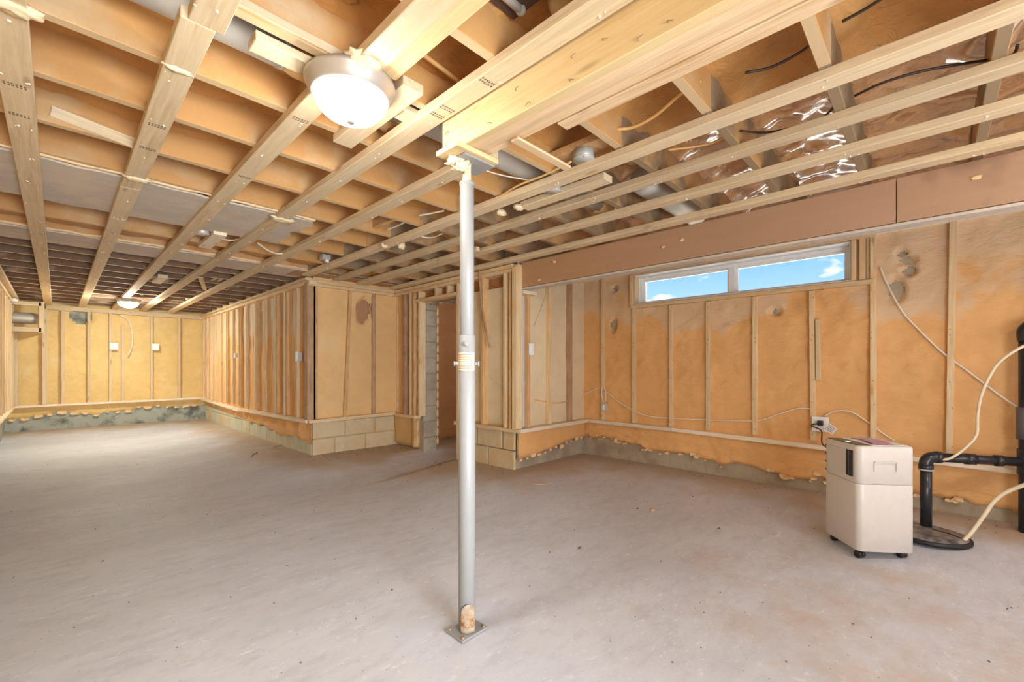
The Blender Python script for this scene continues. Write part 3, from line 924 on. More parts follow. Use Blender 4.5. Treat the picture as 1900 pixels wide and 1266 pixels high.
# dusty sheet panels closing two bays (duct bulkheads)
def panel(x0, x1, y0, y1, z, seed):
    nx = int((x1 - x0) / 0.04); ny = max(4, int((y1 - y0) / 0.04))
    bm = bmesh.new(); g = []
    for j in range(ny + 1):
        row = []
        for i in range(nx + 1):
            x = x0 + (x1 - x0) * i / nx; y = y0 + (y1 - y0) * j / ny
            e = 0.022
            if j in (0, ny): y += e * noise.noise(Vector((x * 7, seed, j))) + e * .5 * noise.noise(Vector((x * 20, seed, j)))
            if i == nx: x += 0.06 * noise.noise(Vector((y * 7, seed, 1)))
            row.append(bm.verts.new((x, y, z + 0.004 * fbm((x, y, seed), 3))))
        g.append(row)
    for j in range(ny):
        for i in range(nx):
            bm.faces.new((g[j][i], g[j][i + 1], g[j + 1][i + 1], g[j + 1][i]))
    ext = bmesh.ops.extrude_face_region(bm, geom=list(bm.faces))
    for v in [e for e in ext['geom'] if isinstance(e, bmesh.types.BMVert)]: v.co.z += 0.012
    return link('bay_panel', mesh_of(bm, 'panel'), M['panel'], ceiling)
panel(XL + 0.02, 1.30, 3.27, 4.06, ZJ - 0.013, 5.0)
panel(XL + 0.02, 1.95, 4.97, 5.42, ZJ - 0.013, 9.0)
# torn foam edges along the panels
for (xa, xb, y, sd) in ((-.5, 1.3, 3.24, 1), (-.5, 1.9, 4.93, 3)):
    bm = bmesh.new(); pts = []
    n = 44
    for i in range(n + 1):
        x = xa + (xb - xa) * i / n
        pts.append((x, y + 0.02 * noise.noise(Vector((x * 5, sd, 0))), ZJ + 0.002 + 0.008 * noise.noise(Vector((x * 9, sd, 5)))))
    bm_tube(bm, pts, [0.012 + 0.006 * noise.noise(Vector((i * .6, sd, 0))) for i in range(n + 1)], 7, smooth=False)
    link('foam_edge', mesh_of(bm, 'edge', smooth=True), M['foam_skin'], ceiling)
# ragged foam shelf ahead of the second panel
def foam_band(x0, x1, y0, y1, z, m):
    nx = int((x1 - x0) / 0.03); ny = 8
    bm = bmesh.new(); g = []
    for j in range(ny + 1):
        row = []
        for i in range(nx + 1):
            x = x0 + (x1 - x0) * i / nx; y = y0 + (y1 - y0) * j / ny
            row.append(bm.verts.new((x, y, z + 0.03 * fbm((x * .5, y, 8), 6) + 0.05 * (abs(j - ny / 2) / (ny / 2)) ** 3)))
        g.append(row)
    for j in range(ny):
        for i in range(nx): bm.faces.new((g[j][i], g[j][i + 1], g[j + 1][i + 1], g[j + 1][i]))
    return link('spray_foam', mesh_of(bm, 'fb', smooth=True), m, ceiling)
foam_band(XL + .02, 1.97, 4.58, 4.94, ZJ + 0.035, M['foam_ceil'])
foam_band(2.1, 3.1, 4.6, 4.93, ZJ + 0.035, M['foam_ceil'])
# plywood pads over the end of the bays at the jog
for (xa, xb) in ((1.80, 2.25), (2.38, 2.62), (2.75, 3.02)):
    box('plywood_pad', (xa, 4.98, ZJ - 0.014), (xb, 5.30, ZJ - 0.002), M['old'], ceiling)

# ---------------------------------------------------------------- framing helpers
STUDS = []
def stud(parent, p, face_n, z0, z1, w=0.038, d=0.089, m=None, lean=0.0, proud=0.0):
    """p: centre of the front face (x,y); face_n: direction the face looks"""
    n = Vector((face_n[0], face_n[1], 0)); t = Vector((-n.y, n.x, 0))
    c = Vector((p[0], p[1], 0)) - n * (d / 2)
    a = c + t * (-lean / 2); b = c + t * (lean / 2)
    a.z = z0; b.z = z1
    return board('stud', a, b, (n.x, n.y, 0), d, w, m or M['stud'], parent)
def nailheads(parent, pts, n, m=None):
    bm = bmesh.new()
    for p in pts:
        bm_box(bm, Vector(p) + Vector(n) * 0.001, (0.007, 0.007, 0.007))
    o = link('nail_heads', mesh_of(bm, 'nh'), m or M['nail'], parent)
    o['kind'] = 'stuff'
    return o
PT = 0.038
# --- window wall frame
XWF = 4.33
fw = thing('wall_frame', 'pale studs on a bottom plate under and beside the white high window', 'wall framing', (XWF, 1.0, ZP))
ZT2 = ZS - 0.0
stx = [(1076, 1.0, 0), (1117, 1.0, 0), (1175, 1.0, 0), (1244, .8, 0), (1313, .8, 0), (1400, .8, 0), (1507, .8, 0), (1620, 1.0, 0), (1765, 1.0, 0)]
heads = []
for i, (px, k, l) in enumerate(stx):
    y = onX(px, 650, XWF).y
    top = ZT2 if k == 1.0 else WZ0 - 0.045
    lean = {1765: 0.02, 1507: -0.012}.get(px, 0.0)
    stud(fw, (XWF, y), (-1, 0), ZP, top, lean=lean)
    for zz in (ZP + 0.05, ZP + 0.32, ZP + 0.5, ZP + 0.83, ZP + 0.87, top - 0.06):
        heads.append((XWF, y + random.uniform(-.01, .01), zz))
for y in (-0.50, -0.93, -1.35):
    stud(fw, (XWF, y), (-1, 0), ZP, ZT2)
nailheads(fw, heads, (-1, 0, 0))
# doubled cripple pieces at the right of the window and the short scab stud
y = onX(1600, 480, XWF).y
stud(fw, (XWF, y), (-1, 0), WZ0, WZ1 + 0.03)
stud(fw, (XWF + 0.02, y - 0.04), (-1, 0), WZ0, WZ1 + 0.01)
y = onX(1517, 600, XWF - 0.005).y
board('scab_stud', (XWF + 0.02, y, 1.43), (XWF + 0.02, y - 0.004, 0.93), (1, 0, 0), 0.06, 0.034, M['stud'], fw)
part_label(stud(fw, (XWF + 0.005, onX(1068, 650, XWF).y), (-1, 0), ZP, ZT2 - 0.2, m=M['old']), 'weathered grey brown stud in the corner')
# plates
def ply(name, a, b, wdir, w, t, m, parent): return board(name, a, b, wdir, w, t, m, parent)
yb1 = onX(1246, 780, XWF).y
ply('bottom_plate', (XWF + 0.03, YA - 0.05, ZP - 0.019), (XWF + 0.03, yb1, ZP - 0.025), (1, 0, 0), 0.089, 0.038, M['white'], fw)
ply('bottom_plate', (XWF + 0.03, yb1 - 0.003, ZP - 0.025), (XWF + 0.03, YB + 0.05, ZP - 0.10), (1, 0, 0), 0.089, 0.038, M['white'], fw)
ply('top_plate', (XWF + 0.044, YA - 0.02, ZS + 0.0), (XWF + 0.044, YB + 0.05, ZS + 0.0), (1, 0, 0), 0.089, 0.038, M['white'], fw)
# window rough frame
ply('sill_plate', (XWF + 0.03, WY1 + 0.03, WZ0 - 0.022), (XWF + 0.03, WY0 - 0.14, WZ0 - 0.022), (1, 0, 0), 0.089, 0.036, M['stud'], fw)
ply('window_head', (XWF + 0.03, WY1 + 0.03, WZ1 + 0.019), (XWF + 0.03, WY0 - 0.14, WZ1 + 0.019), (1, 0, 0), 0.089, 0.032, M['stud'], fw)
ply('trimmer', (XWF + 0.03, WY1 + 0.019, WZ0), (XWF + 0.03, WY1 + 0.019, WZ1), (1, 0, 0), 0.089, 0.034, M['stud'], fw)
ply('trimmer', (XWF + 0.03, WY0 - 0.016, WZ0), (XWF + 0.03, WY0 - 0.016, WZ1), (1, 0, 0), 0.089, 0.030, M['stud'], fw)

# --- window itself
win = thing('window_1', 'white vinyl high window of two sliding panes with blue sky', 'window', (XW + 0.1, 1.4, WZ0))
win['kind'] = 'structure'
xa, xb = XWF - 0.0, XW + 0.23
def bar(name, lo, hi, m=M['vinyl'], parent=win, bevel=0.003): return box(name, lo, hi, m, parent, bevel)
T = 0.012
bar('reveal', (XWF + .01, WY0, WZ1 - T), (xb, WY1, WZ1)); bar('reveal', (XWF + .01, WY0, WZ0), (xb, WY1, WZ0 + T))
bar('reveal', (XWF + .01, WY1 - T, WZ0 + T), (xb, WY1, WZ1 - T)); bar('reveal', (XWF + .01, WY0, WZ0 + T), (xb, WY0 + T, WZ1 - T))
fx0, fx1 = XW + 0.06, XW + 0.13
bar('frame', (fx0, WY0 + T, WZ1 - T - 0.03), (fx1, WY1 - T, WZ1 - T)); bar('frame', (fx0, WY0 + T, WZ0 + T), (fx1, WY1 - T, WZ0 + T + 0.02))
bar('frame', (fx0, WY1 - T - 0.03, WZ0 + T + .02), (fx1, WY1 - T, WZ1 - T - .03)); bar('frame', (fx0, WY0 + T, WZ0 + T + .02), (fx1, WY0 + T + 0.03, WZ1 - T - .03))
ym = onX(1358, 510, fx0).y
bar('mullion', (fx0 - 0.012, ym - 0.03, WZ0 + T + 0.02), (fx1, ym + 0.03, WZ1 - T - 0.03))
for (ya, yb_) in ((WY0 + T + .03, ym - .03), (ym + .03, WY1 - T - .03)):
    z0, z1 = WZ0 + T + .02, WZ1 - T - .03
    sx0, sx1 = fx0 + 0.02, fx0 + 0.05
    sb = thing('sash', '', '', (sx0, ya, z0)); del sb['label']; del sb['category']
    sb.parent = win; sb.matrix_parent_inverse = win.matrix_world.inverted()
    w_ = 0.018
    bar('rail', (sx0, ya, z1 - w_), (sx1, yb_, z1), parent=sb); bar('rail', (sx0, ya, z0), (sx1, yb_, z0 + w_ * .7), parent=sb)
    bar('stile', (sx0, ya, z0 + w_ * .7), (sx1, ya + w_, z1 - w_), parent=sb); bar('stile', (sx0, yb_ - w_, z0 + w_ * .7), (sx1, yb_, z1 - w_), parent=sb)
    box('pane', (sx0 + .012, ya + w_, z0 + w_ * .7), (sx0 + .016, yb_ - w_, z1 - w_), M['glass'], sb, bevel=0)

# --- alcove frame (facing -Y)
YAF = 2.95
fa = thing('wall_frame', 'short framed return wall left of the window wall, with light switch', 'wall framing', (3.7, YAF, ZP))
def sx(px, Y): return onY(px, 650, Y).x
for px, m_, w_ in ((982, 'stud_o', .038), (1022, 'stud', .038), (1060, 'old', .05)):
    stud(fa, (sx(px, YAF), YAF), (0, -1), ZP, 2.03, w=w_, m=M[m_])
ply('bottom_plate', (3.13, YAF + 0.0, ZP - 0.019), (4.30, YAF + 0.02, ZP - 0.019), (0, 1, 0), 0.13, 0.038, M['white'], fa)
ply('top_plate', (3.28, YAF + 0.03, 2.05), (4.28, YAF + 0.03, 2.05), (0, 1, 0), 0.089, 0.038, M['stud'], fa)
fp = box('foil_strip', (3.21, YAF + 0.045, ZP), (3.30, YAF + 0.055, 1.76), M['foilp'], fa)
part_label(fp, 'silvery foil-faced strip in the first bay')
box('end_block', (3.19, YAF - 0.05, 1.765), (3.38, YAF + 0.03, 1.80), M['white'], fa)

# --- doorway wall frame (facing -X)
XDF = 3.11
fd = thing('wall_frame', 'stud framing around the dark doorway opening behind the steel post', 'wall framing', (XDF, 4.2, ZP))
def sy(px, X): return onX(px, 650, X).y
for px, w_, m_, z1 in ((749, .05, 'old', 1.98), (760, .038, 'stud', 1.98), (777, .038, 'stud', 1.98), (894, .038, 'stud_o', 1.98), (936, .038, 'stud', 1.98), (946, .03, 'stud_o', 1.98)):
    stud(fd, (XDF, sy(px, XDF)), (-1, 0), ZP, z1, w=w_, m=M[m_])
stud(fd, (XDF, sy(849, XDF)), (-1, 0), 0.0, 1.98, m=M['stud'])
stud(fd, (XDF, sy(858, XDF)), (-1, 0), 0.0, 1.98, m=M['stud'])
stud(fd, (XDF, YD1 + 0.05), (-1, 0), 0.03, 1.98, m=M['stud_o'])
for px in (808, 830):
    stud(fd, (XDF, sy(px, XDF)), (-1, 0), 1.885, 1.98, m=M['stud'])
ply('top_plate', (XDF + .044, 5.15, 1.999), (XDF + .044, YA - 0.04, 1.999), (1, 0, 0), .089, .038, M['stud'], fd)
ply('top_plate', (XDF + .044, 5.15, 2.040), (XDF + .044, YA - 0.04, 2.040), (1, 0, 0), .089, .038, M['stud'], fd)
ply('door_header', (XDF + .044, YD1 + .06, 1.866), (XDF + .044, YD0 - .02, 1.866), (1, 0, 0), .10, .038, M['stud'], fd)
ply('bottom_plate', (XDF + .04, 5.15, ZP - .019), (XDF + .04, YD1 + .01, ZP - .019), (1, 0, 0), .10, .038, M['stud'], fd)
ply('bottom_plate', (XDF + .04, YD0 - .0, ZP - .019), (XDF + .04, YA - .14, ZP - .019), (1, 0, 0), .10, .038, M['stud'], fd)
part_label(board('corner_post', (XDF + 0.03, YAF + 0.0, ZP), (XDF + 0.03, YAF + 0.0, 2.02), (1, 0, 0), .089, .06, M['stud'], fd), 'corner post of doubled studs')
box('rim_panel', (XDF + .11, YA + 0.02, 1.865), (XDF + .12, YD0 - 0.02, 1.98), M['rim'], fd)
box('rim_panel', (XDF + .086, YD0, 1.89), (XDF + .092, YD1 + .08, 1.98), M['rim'], fd)
for i in range(12):
    lump('mortar_crumb', (XD + 0.03 + random.uniform(0, .15), YD0 + 0.06 + i * 0.058, ZD + 0.012), 0.026, M['block_d'], fd, seed=i * 2.3, amp=.6, sc=(1.2, 1.2, .6), sub=2)
# corrugated strap hanging by the door
tube('hanging_cable', [onX(889, 497, XDF - .02), onX(893, 560, XDF - .03), onX(901, 610, XDF - .03), onX(909, 645, XDF - .02)], 0.011, M['old'], fd, 6)

# --- jog front frame (facing -Y)
YCF = 5.165
fc = thing('wall_frame', 'framed wall of tan foam bays with one round bare patch', 'wall framing', (2.6, YCF, ZP))
stud(fc, (sx(575, YCF) + 0.0, YCF), (0, -1), ZP, 2.02, w=.06, m=M['old'])
part_label(stud(fc, (sx(587, YCF), YCF + .02), (0, -1), ZP, 2.02, w=.05, m=M['stud_o']), 'orange stained stud')
stud(fc, (sx(646, YCF), YCF + .0), (0, -1), ZP, 2.02, m=M['stud_o'], lean=0.07)
part_label(stud(fc, (sx(695, YCF), YCF + .01), (0, -1), ZP, 2.02, w=.05, m=M['old']), 'darker weathered stud')
stud(fc, (sx(740, YCF), YCF), (0, -1), ZP, 2.02, m=M['stud'])
ply('bottom_plate', (2.0, YCF + .03, ZP - .019), (3.12, YCF + .03, ZP - .005), (0, 1, 0), .10, .038, M['stud'], fc)
ply('top_plate', (2.0, YCF + .044, 2.04), (3.12, YCF + .044, 2.04), (0, 1, 0), .089, .038, M['stud'], fc)
ply('top_plate', (2.0, YCF + .044, 2.0), (3.12, YCF + .044, 2.0), (0, 1, 0), .089, .038, M['stud'], fc)

# --- jog long frame (facing -X)
XJF = 2.0
fj = thing('wall_frame', 'long run of close set studs receding to the far wall', 'wall framing', (XJF, 7.5, ZP))
for i, y in enumerate(JY):
    stud(fj, (XJF, y), (-1, 0), ZP, 2.0, m=M['strap'] if i % 3 else M['stud'], lean=random.uniform(-.015, .015))
for i, y in enumerate(JY):
    if i in (4, 6, 8, 10, 11):
        board('stud', (XJF + .05, y - .05, ZP), (XJF + .05, y - .045, 2.0), (1, 0, 0), .07, .03, M['stud_o'], fj)
for i in range(1, 12):
    y = JY[i] - 0.14
    pts = [(XJF + .07 + .008 * noise.noise(Vector((z * 4, i, 0))), y + .02 * noise.noise(Vector((z * 2, i * 3, 1))), z) for z in [0.9 + k * .12 for k in range(9)]]
    if i in (3, 6, 7, 8, 9, 11):
        part_label(tube('foam_bead', pts, 0.014, M['steel_cream'], fj, 7), 'pale foam run between two studs')
stud(fj, (XJF, 5.21), (-1, 0), ZP, 2.0, w=.05, m=M['stud_o'])
ymid = onX(443, 650, XJF).y
ply('bottom_plate', (XJF + .035, YF - .1, ZP - .019), (XJF + .035, ymid, ZP - .075), (1, 0, 0), .11, .038, M['white'], fj)
ply('bottom_plate', (XJF + .035, ymid - .03, ZP - .06), (XJF + .035, 5.2, ZP - .019), (1, 0, 0), .11, .038, M['white'], fj)
ply('top_plate', (XJF + .044, YF - .1, 2.019), (XJF + .044, 5.15, 2.019), (1, 0, 0), .089, .038, M['stud'], fj)
ply('top_plate', (XJF + .02, YF - .1, 2.052), (XJF + .02, 5.15, 2.052), (1, 0, 0), .12, .030, M['strap'], fj)

# --- far wall frame (facing -Y)
YFF = 10.50
ff = thing('wall_frame', 'pale framing across the far wall behind the distant lit lamp', 'wall framing', (0.7, YFF, ZP))
for px, w_ in ((83, .06), (116.5, .038), (165, .038), (205, .038), (281.5, .038), (332.6, .038), (380, .06)):
    stud(ff, (sx(px, YFF), YFF), (0, -1), ZP, 2.0, w=w_, m=M['strap'], d=.04)
stud(ff, (sx(227.7, YFF), YFF), (0, -1), ZP, 1.82, m=M['strap'], d=.04)
stud(ff, (sx(24, YFF), YFF), (0, -1), ZP, 1.62, w=.10, m=M['strap'], d=.04)
ply('bottom_plate', (XL + .1, YFF + .03, ZP - .022), (XJ - .05, YFF + .03, ZP - .0), (0, 1, 0), .089, .036, M['white'], ff)
ply('top_plate', (-.13, YFF + .02, 2.03), (XJ - .05, YFF + .02, 2.03), (0, 1, 0), .06, .075, M['strap'], ff)
ply('ledger', (-.25, YFF - .05, ZS + .055), (1.2, YFF - .02, ZS + .06), (0, 1, 0), .12, .03, M['white'], ff)
# boxed soffit frame in the upper left corner with a round duct end
sb = thing('soffit_frame', 'small box frame in the upper left corner around a round duct end', 'soffit framing', (-.3, 10.2, 1.6))
Ys = 10.15
a1 = onY(13, 563, Ys); a2 = onY(77, 563, Ys); b1 = onY(13, 610, Ys)
xl, xr, zt, zb = a1.x, a2.x, a1.z + .02, b1.z
board('frame_rail', (xl, Ys, zt), (xr, Ys, zt), (0, 0, 1), .06, .04, M['strap'], sb)
board('frame_rail', (xl, Ys, zb), (xr, Ys, zb), (0, 0, 1), .07, .04, M['strap'], sb)
board('frame_post', (xl + .02, Ys, zb - .02), (xl + .02, Ys, zt), (1, 0, 0), .05, .04, M['strap'], sb)
board('frame_post', (xr, Ys, zb - .04), (xr, Ys, zt + .04), (1, 0, 0), .06, .04, M['strap'], sb)
box('soffit_shelf', (xl, Ys + .02, zb - .04), (xr + .01, YFF + .02, zb - .025), M['strap'], sb)
tag(lathe('duct', [(0, 0.22), (.04, .215), (.075, .19), (.085, .15), (.085, -.25)], M['duct'], None, onY(36, 590, 10.3), 24, Matrix.Rotation(PI / 2, 4, 'Y')), 'dull grey round duct end inside the corner soffit box', 'duct')
# --- left wall frame (facing +X)
fl = thing('wall_frame', 'sliver of studs along the left edge of the picture', 'wall framing', (-.5, 8, ZP))
y = 5.5
XLF = -.47
while y < 10.4:
    stud(fl, (XLF, y), (1, 0), ZP, 2.02, m=M['strap']); y += .41
stud(fl, (XLF, 10.38), (1, 0), ZP, 2.02, w=.08, m=M['strap'])
ply('bottom_plate', (XLF - .04, 10.45, ZP - .019), (XLF - .04, 5.2, ZP - .05), (1, 0, 0), .1, .038, M['white'], fl)
ply('top_plate', (XLF - .04, 10.45, 2.035), (XLF - .04, 5.2, 2.035), (1, 0, 0), .1, .038, M['strap'], fl)
lump('foam_crust', (XLF + .02, 9.75, 2.03), .07, M['bit'], fl, 3.3, .6, (.7, 1.2, .5), 3, 3)

# ---------------------------------------------------------------- built-up beam, header beam
bt = thing('support_beam', 'big built-up lumber beam resting on the steel post', 'beam', (1.22, 1.5, 1.94))
ZB0 = 1.938
xs = [(1.143, 1.181, 0), (1.1825, 1.220, 0.003), (1.2225, 1.259, 0.010), (1.262, 1.298, 0.012)]
for i, (a, b, dz) in enumerate(xs):
    o = board('ply_board', ((a + b) / 2, 1.515 - (0.0 if i < 3 else .12), (ZB0 + dz + ZJ) / 2), ((a + b) / 2, YB + .03, (ZB0 + dz + ZJ) / 2), (0, 0, 1), ZJ - ZB0 - dz, b - a, M['beam'] if i == 0 else M['ply'], bt)
part_label(board('side_board', (1.335, 1.02, ZB0 + .055), (1.335, YB + .03, ZB0 + .055), (0, 0, 1), .09, .06, M['ply'], bt), 'extra board along the right side')
part_label(box('filler_pad', (1.10, 1.36, ZB0 - .022), (1.33, 1.50, ZB0 - .001), M['beam'], bt), 'thin wooden pad over the post plate')
part_label(box('cross_board', (1.25, 1.17, ZB0 - .010), (1.60, 1.21, ZB0 + .0), M['ply'], bt), 'cross cleat')
def bent_nail(p, n, parent, k):
    p = Vector(p); n = Vector(n)
    d = Vector((0, random.choice((-1, -1, 1)) * .5, -.2 if k % 2 else .12))
    tube('bent_nail', [p - n * .003, p + n * .008, p + n * .009 + d * .012, p + n * .007 + d * .035], 0.0016, M['nail'], parent, 6)
for k, (px, py) in enumerate(((958, 168), (984, 191), (1062, 108), (1120, 75), (1185, 75), (1240, 42), (912, 229), (1058, 150), (1290, 28), (833, 246), (829, 272))):
    p = onX(px, py, 1.143); 
    if p.z > ZB0 + .01 and p.y < 1.5: bent_nail(p, (-1, 0, 0), bt, k)
hb = thing('header_beam', 'deep brown header beam crossing above the high window', 'beam', (3.18, 1.0, 1.82))
yj = onX(1663, 380, 3.18).y
for i, (ya, yb_) in enumerate(((2.93, yj + .002), (yj - .002, YB + .05))):
    board('header_board', (3.20, ya, 1.947), (3.20, yb_, 1.947), (0, 0, 1), .242, .04, M['header'], hb)
board('header_board', (3.243, 2.93, 1.945), (3.243, YB + .05, 1.945), (0, 0, 1), .24, .04, M['old'], hb)
part_label(board('ledger_strip', (3.235, 2.93, 1.815), (3.235, YB + .05, 1.815), (1, 0, 0), .10, .016, M['panel'], hb), 'greyish strip under the header')
board('cripple_post', (3.16, 2.955, 1.80), (3.16, 2.955, 2.05), (1, 0, 0), .06, .05, M['stud'], hb)
for (px, py) in ((1028, 486), (1230, 458), (1265, 445), (1000, 520), (1810, 330)):
    lump('foam_smear', onX(px, py, 3.178), .014, M['foam_skin'], hb, px * .1, .7, (.4, 1.4, .8), 2, 3)

# ---------------------------------------------------------------- steel post
px_, py_ = 1.22, 1.443
zf = fz(px_, py_)
post = thing('steel_post', 'grey adjustable steel post standing under the wooden beam', 'post', (px_, py_, zf))
def cyl(name, z0, z1, r, m, parent=post, c=(px_, py_), seg=32, bev=0.002):
    return lathe(name, [(0, z0), (r - bev, z0), (r, z0 + bev), (r, z1 - bev), (r - bev, z1), (0, z1)], m, parent, (c[0], c[1], 0), seg)
# base plate, turned like in the photograph
bm = bmesh.new(); bm_box(bm, (0, 0, 0), (.142, .112, .010))
me = mesh_of(bm, 'bp', bevel=.002)
link('base_plate', me, M['steel_paint'], post, Matrix.Translation((px_, py_, zf + .007)) @ Matrix.Rotation(math.radians(0), 4, 'Z'))
for sx_ in (-1, 1):
    for sy_ in (-1, 1):
        lathe('anchor_bolt', [(0, .008), (.006, .007), (.008, .003), (.008, 0), (0, 0)], M['nail'], post, (px_ + sx_ * .058, py_ + sy_ * .043, zf + .012), 12)
cyl('lower_tube', zf + .011, 1.17, .0365, M['steel_paint'])
cyl('upper_tube', 1.165, 1.822, .0305, M['steel_paint'])
cyl('tube_collar', 1.812, 1.826, .0325, M['steel_paint'])
bm = bmesh.new()
prof = [(0, 1.82)]
z = 1.82
while z < 1.905:
    prof += [(.0150, z), (.0180, z + .002), (.0150, z + .004)]; z += .004
prof += [(0, z)]
bm_lathe(bm, prof, 24)
link('screw_jack', mesh_of(bm, 'sj', smooth=True), M['steel_cream'], post, Matrix.Translation((px_, py_, 0)))
bm = bmesh.new(); bm_box(bm, (0, 0, 0), (.17, .13, .009))
link('cap_plate', mesh_of(bm, 'cp', bevel=.002), M['steel_paint'], post, Matrix.Translation((px_ + .02, py_ + .0, 1.9105)))
part_label(lump('foam_crust', (px_ - .03, py_ - .0, 1.893), .034, M['steel_cream'], post, 2.2, .9, (1, 1, .8), 3, 5), 'crusty foam on the screw jack')
lump('foam_crust', (px_ - .055, py_ + .01, 1.90), .026, M['steel_cream'], post, 5.2, .9, (1.2, 1.2, .6), 3, 5)
view = Vector((-px_, -py_, 0)).normalized(); side = Vector((0, 0, 1)).cross(view)
def pin(z, d, name='locking_pin'):
    d = d.normalized(); a = Vector((px_, py_, z)) + d * .030; b = a + d * .020
    tube(name, [a, b], .0085, M['steel_paint'], post, 12, False)
    tube(name, [b, b + d * .006], .011, M['steel_paint'], post, 12, False)
pin(1.03 + (683 - 640) * 1.88 / F, view - side * .05)
zz = 1.03 + (683 - 675) * 1.88 / F
pin(zz, side + view * .35); pin(zz, -side + view * .05)
# sticker wrapped on the tube, with faint printed lines
def wrap(name, z0, z1, r, a0, a1, m, seg=16):
    bm = bmesh.new(); prev = None
    base = math.atan2(view.y, view.x)
    for k in range(seg + 1):
        a = base + a0 + (a1 - a0) * k / seg
        v0 = bm.verts.new((px_ + r * math.cos(a), py_ + r * math.sin(a), z0)); v1 = bm.verts.new((px_ + r * math.cos(a), py_ + r * math.sin(a), z1))
        if prev: bm.faces.new((prev[0], v0, v1, prev[1]))
        prev = (v0, v1)
    return link(name, mesh_of(bm, name, smooth=True), m, post)
lb = wrap('paper_label', 1.02, 1.095, .0372, -1.45, 1.0, M['sticker'])
part_label(lb, 'faded tan paper label')
for k in range(7):
    wrap('label_print', 1.027 + k * .0095, 1.0295 + k * .0095, .0375, -1.3 + .1 * (k % 3), .75 - .2 * (k % 2), M['stickline'])
# rusty tab welded at the foot
bm = bmesh.new()
base = math.atan2(view.y, view.x) + 0.12
seg = 12; rows = 8; g = []
for j in range(rows + 1):
    row = []
    z = zf + .014 + .122 * j / rows
    half = .78 if j < rows - 3 else .78 * math.sqrt(max(0.02, 1 - ((j - rows + 3) / 3.0) ** 2 * .97))
    for k in range(seg + 1):
        a = base + half * (2 * k / seg - 1)
        row.append(bm.verts.new((px_ + .0405 * math.cos(a), py_ + .0405 * math.sin(a), z)))
    g.append(row)
for j in range(rows):
    for k in range(seg): bm.faces.new((g[j][k], g[j][k + 1], g[j + 1][k + 1], g[j + 1][k]))
tab = link('rusty_tab', mesh_of(bm, 'tab', smooth=True), M['rust'], post)
sm = tab.modifiers.new('s', 'SOLIDIFY'); sm.thickness = .004; sm.offset = -1
part_label(tab, 'rounded rusty tab at the foot')

# ---------------------------------------------------------------- ceiling lights
def ceiling_light(loc, R, label, mb, name='ceiling_light'):
    t = thing(name, label, 'light', loc, 'round flush ceiling lights' if False else None)
    x, y, z = loc
    lathe('trim_ring', [(R * .55, 0), (R, 0), (R * 1.0, -.010), (R * .985, -.018), (R * .95, -.022), (R * .93, -.034), (R * .885, -.040), (R * .86, -.052), (R * .80, -.056), (R * .76, -.045), (R * .6, -.02)], M['nickel'], t, loc, 48)
    r = R * .80
    prof = [(r, -.050)]
    for k in range(1, 13):
        a = k / 12 * PI / 2
        prof.append((r * math.cos(a) ** 0.8 if k < 12 else 0, -.050 - .082 * math.sin(a)))
    lathe('glass_bowl', prof, mb, t, loc, 48)
    lathe('finial', [(0, -.128), (.012, -.128), (.016, -.134), (.014, -.142), (.006, -.146), (0, -.147)], M['nickel'], t, loc, 20)
    lathe('canopy', [(0, 0.001), (R * .6, 0.001), (R * .6, -.018), (0, -.018)], M['nickel'], t, loc, 32)
    return t
ceiling_light((0.745, 1.535, ZS - .001), .158, 'large glowing dome ceiling light with brushed metal ring near the post', M['bowl'])
ceiling_light((0.745, 8.75, ZS - .001), .15, 'small distant glowing dome ceiling light by the far wall', M['bowl_far'])
ceiling_light((4.45, 3.75, ZS - .001), .13, 'added unseen dome light brightening the passage beyond the doorway', M['bowl_in'])  # added out of view to lift the light in the passage
# unseen light of the same kind, added behind the camera as extra fill
ceiling_light((2.4, -0.95, ZS - .001), .158, 'added unseen dome light giving fill from behind the camera', M['bowl'])

# ---------------------------------------------------------------- ducts, boxes, wires in the ceiling
d1 = thing('duct', 'long galvanised round duct in the joist bay behind the dome light', 'duct', (1.1, 1.74, 2.24))
def duct_seg(name, x0, x1, r=.085, y=1.74, z=2.235, m='duct'):
    return tube(name, [(x0, y, z), (x1, y, z)], r, M[m], d1, 28, False)
duct_seg('duct_pipe', XL + .05, .58); duct_seg('duct_pipe', .95, 2.72)
for xx in (.0, .57, .96, 1.5, 2.1, 2.7):
    duct_seg('duct_collar', xx, xx + .02, .088, m='galv')
part_label(lump('foam_cone', (.68, 1.76, 2.225), .10, M['foam_pale'], d1, 3.0, .25, (1.3, .8, .8), 3, 2), 'foam wrapped end of the duct')
lump('foam_cone', (1.0, 1.84, 2.23), .10, M['foam_pale'], d1, 8.0, .4, (1.3, .7, .8), 3, 3)
lump('foam_cone', (2.75, 1.74, 2.22), .11, M['foam_pale'], d1, 12.0, .3, (1.0, .9, .9), 3, 3)
d2 = tag(tube('duct', [(2.6, 1.35, 2.24), (3.5, 1.35, 2.24)], .085, M['duct'], None, 24, False), 'dusty round duct above the header beam left end', 'duct')

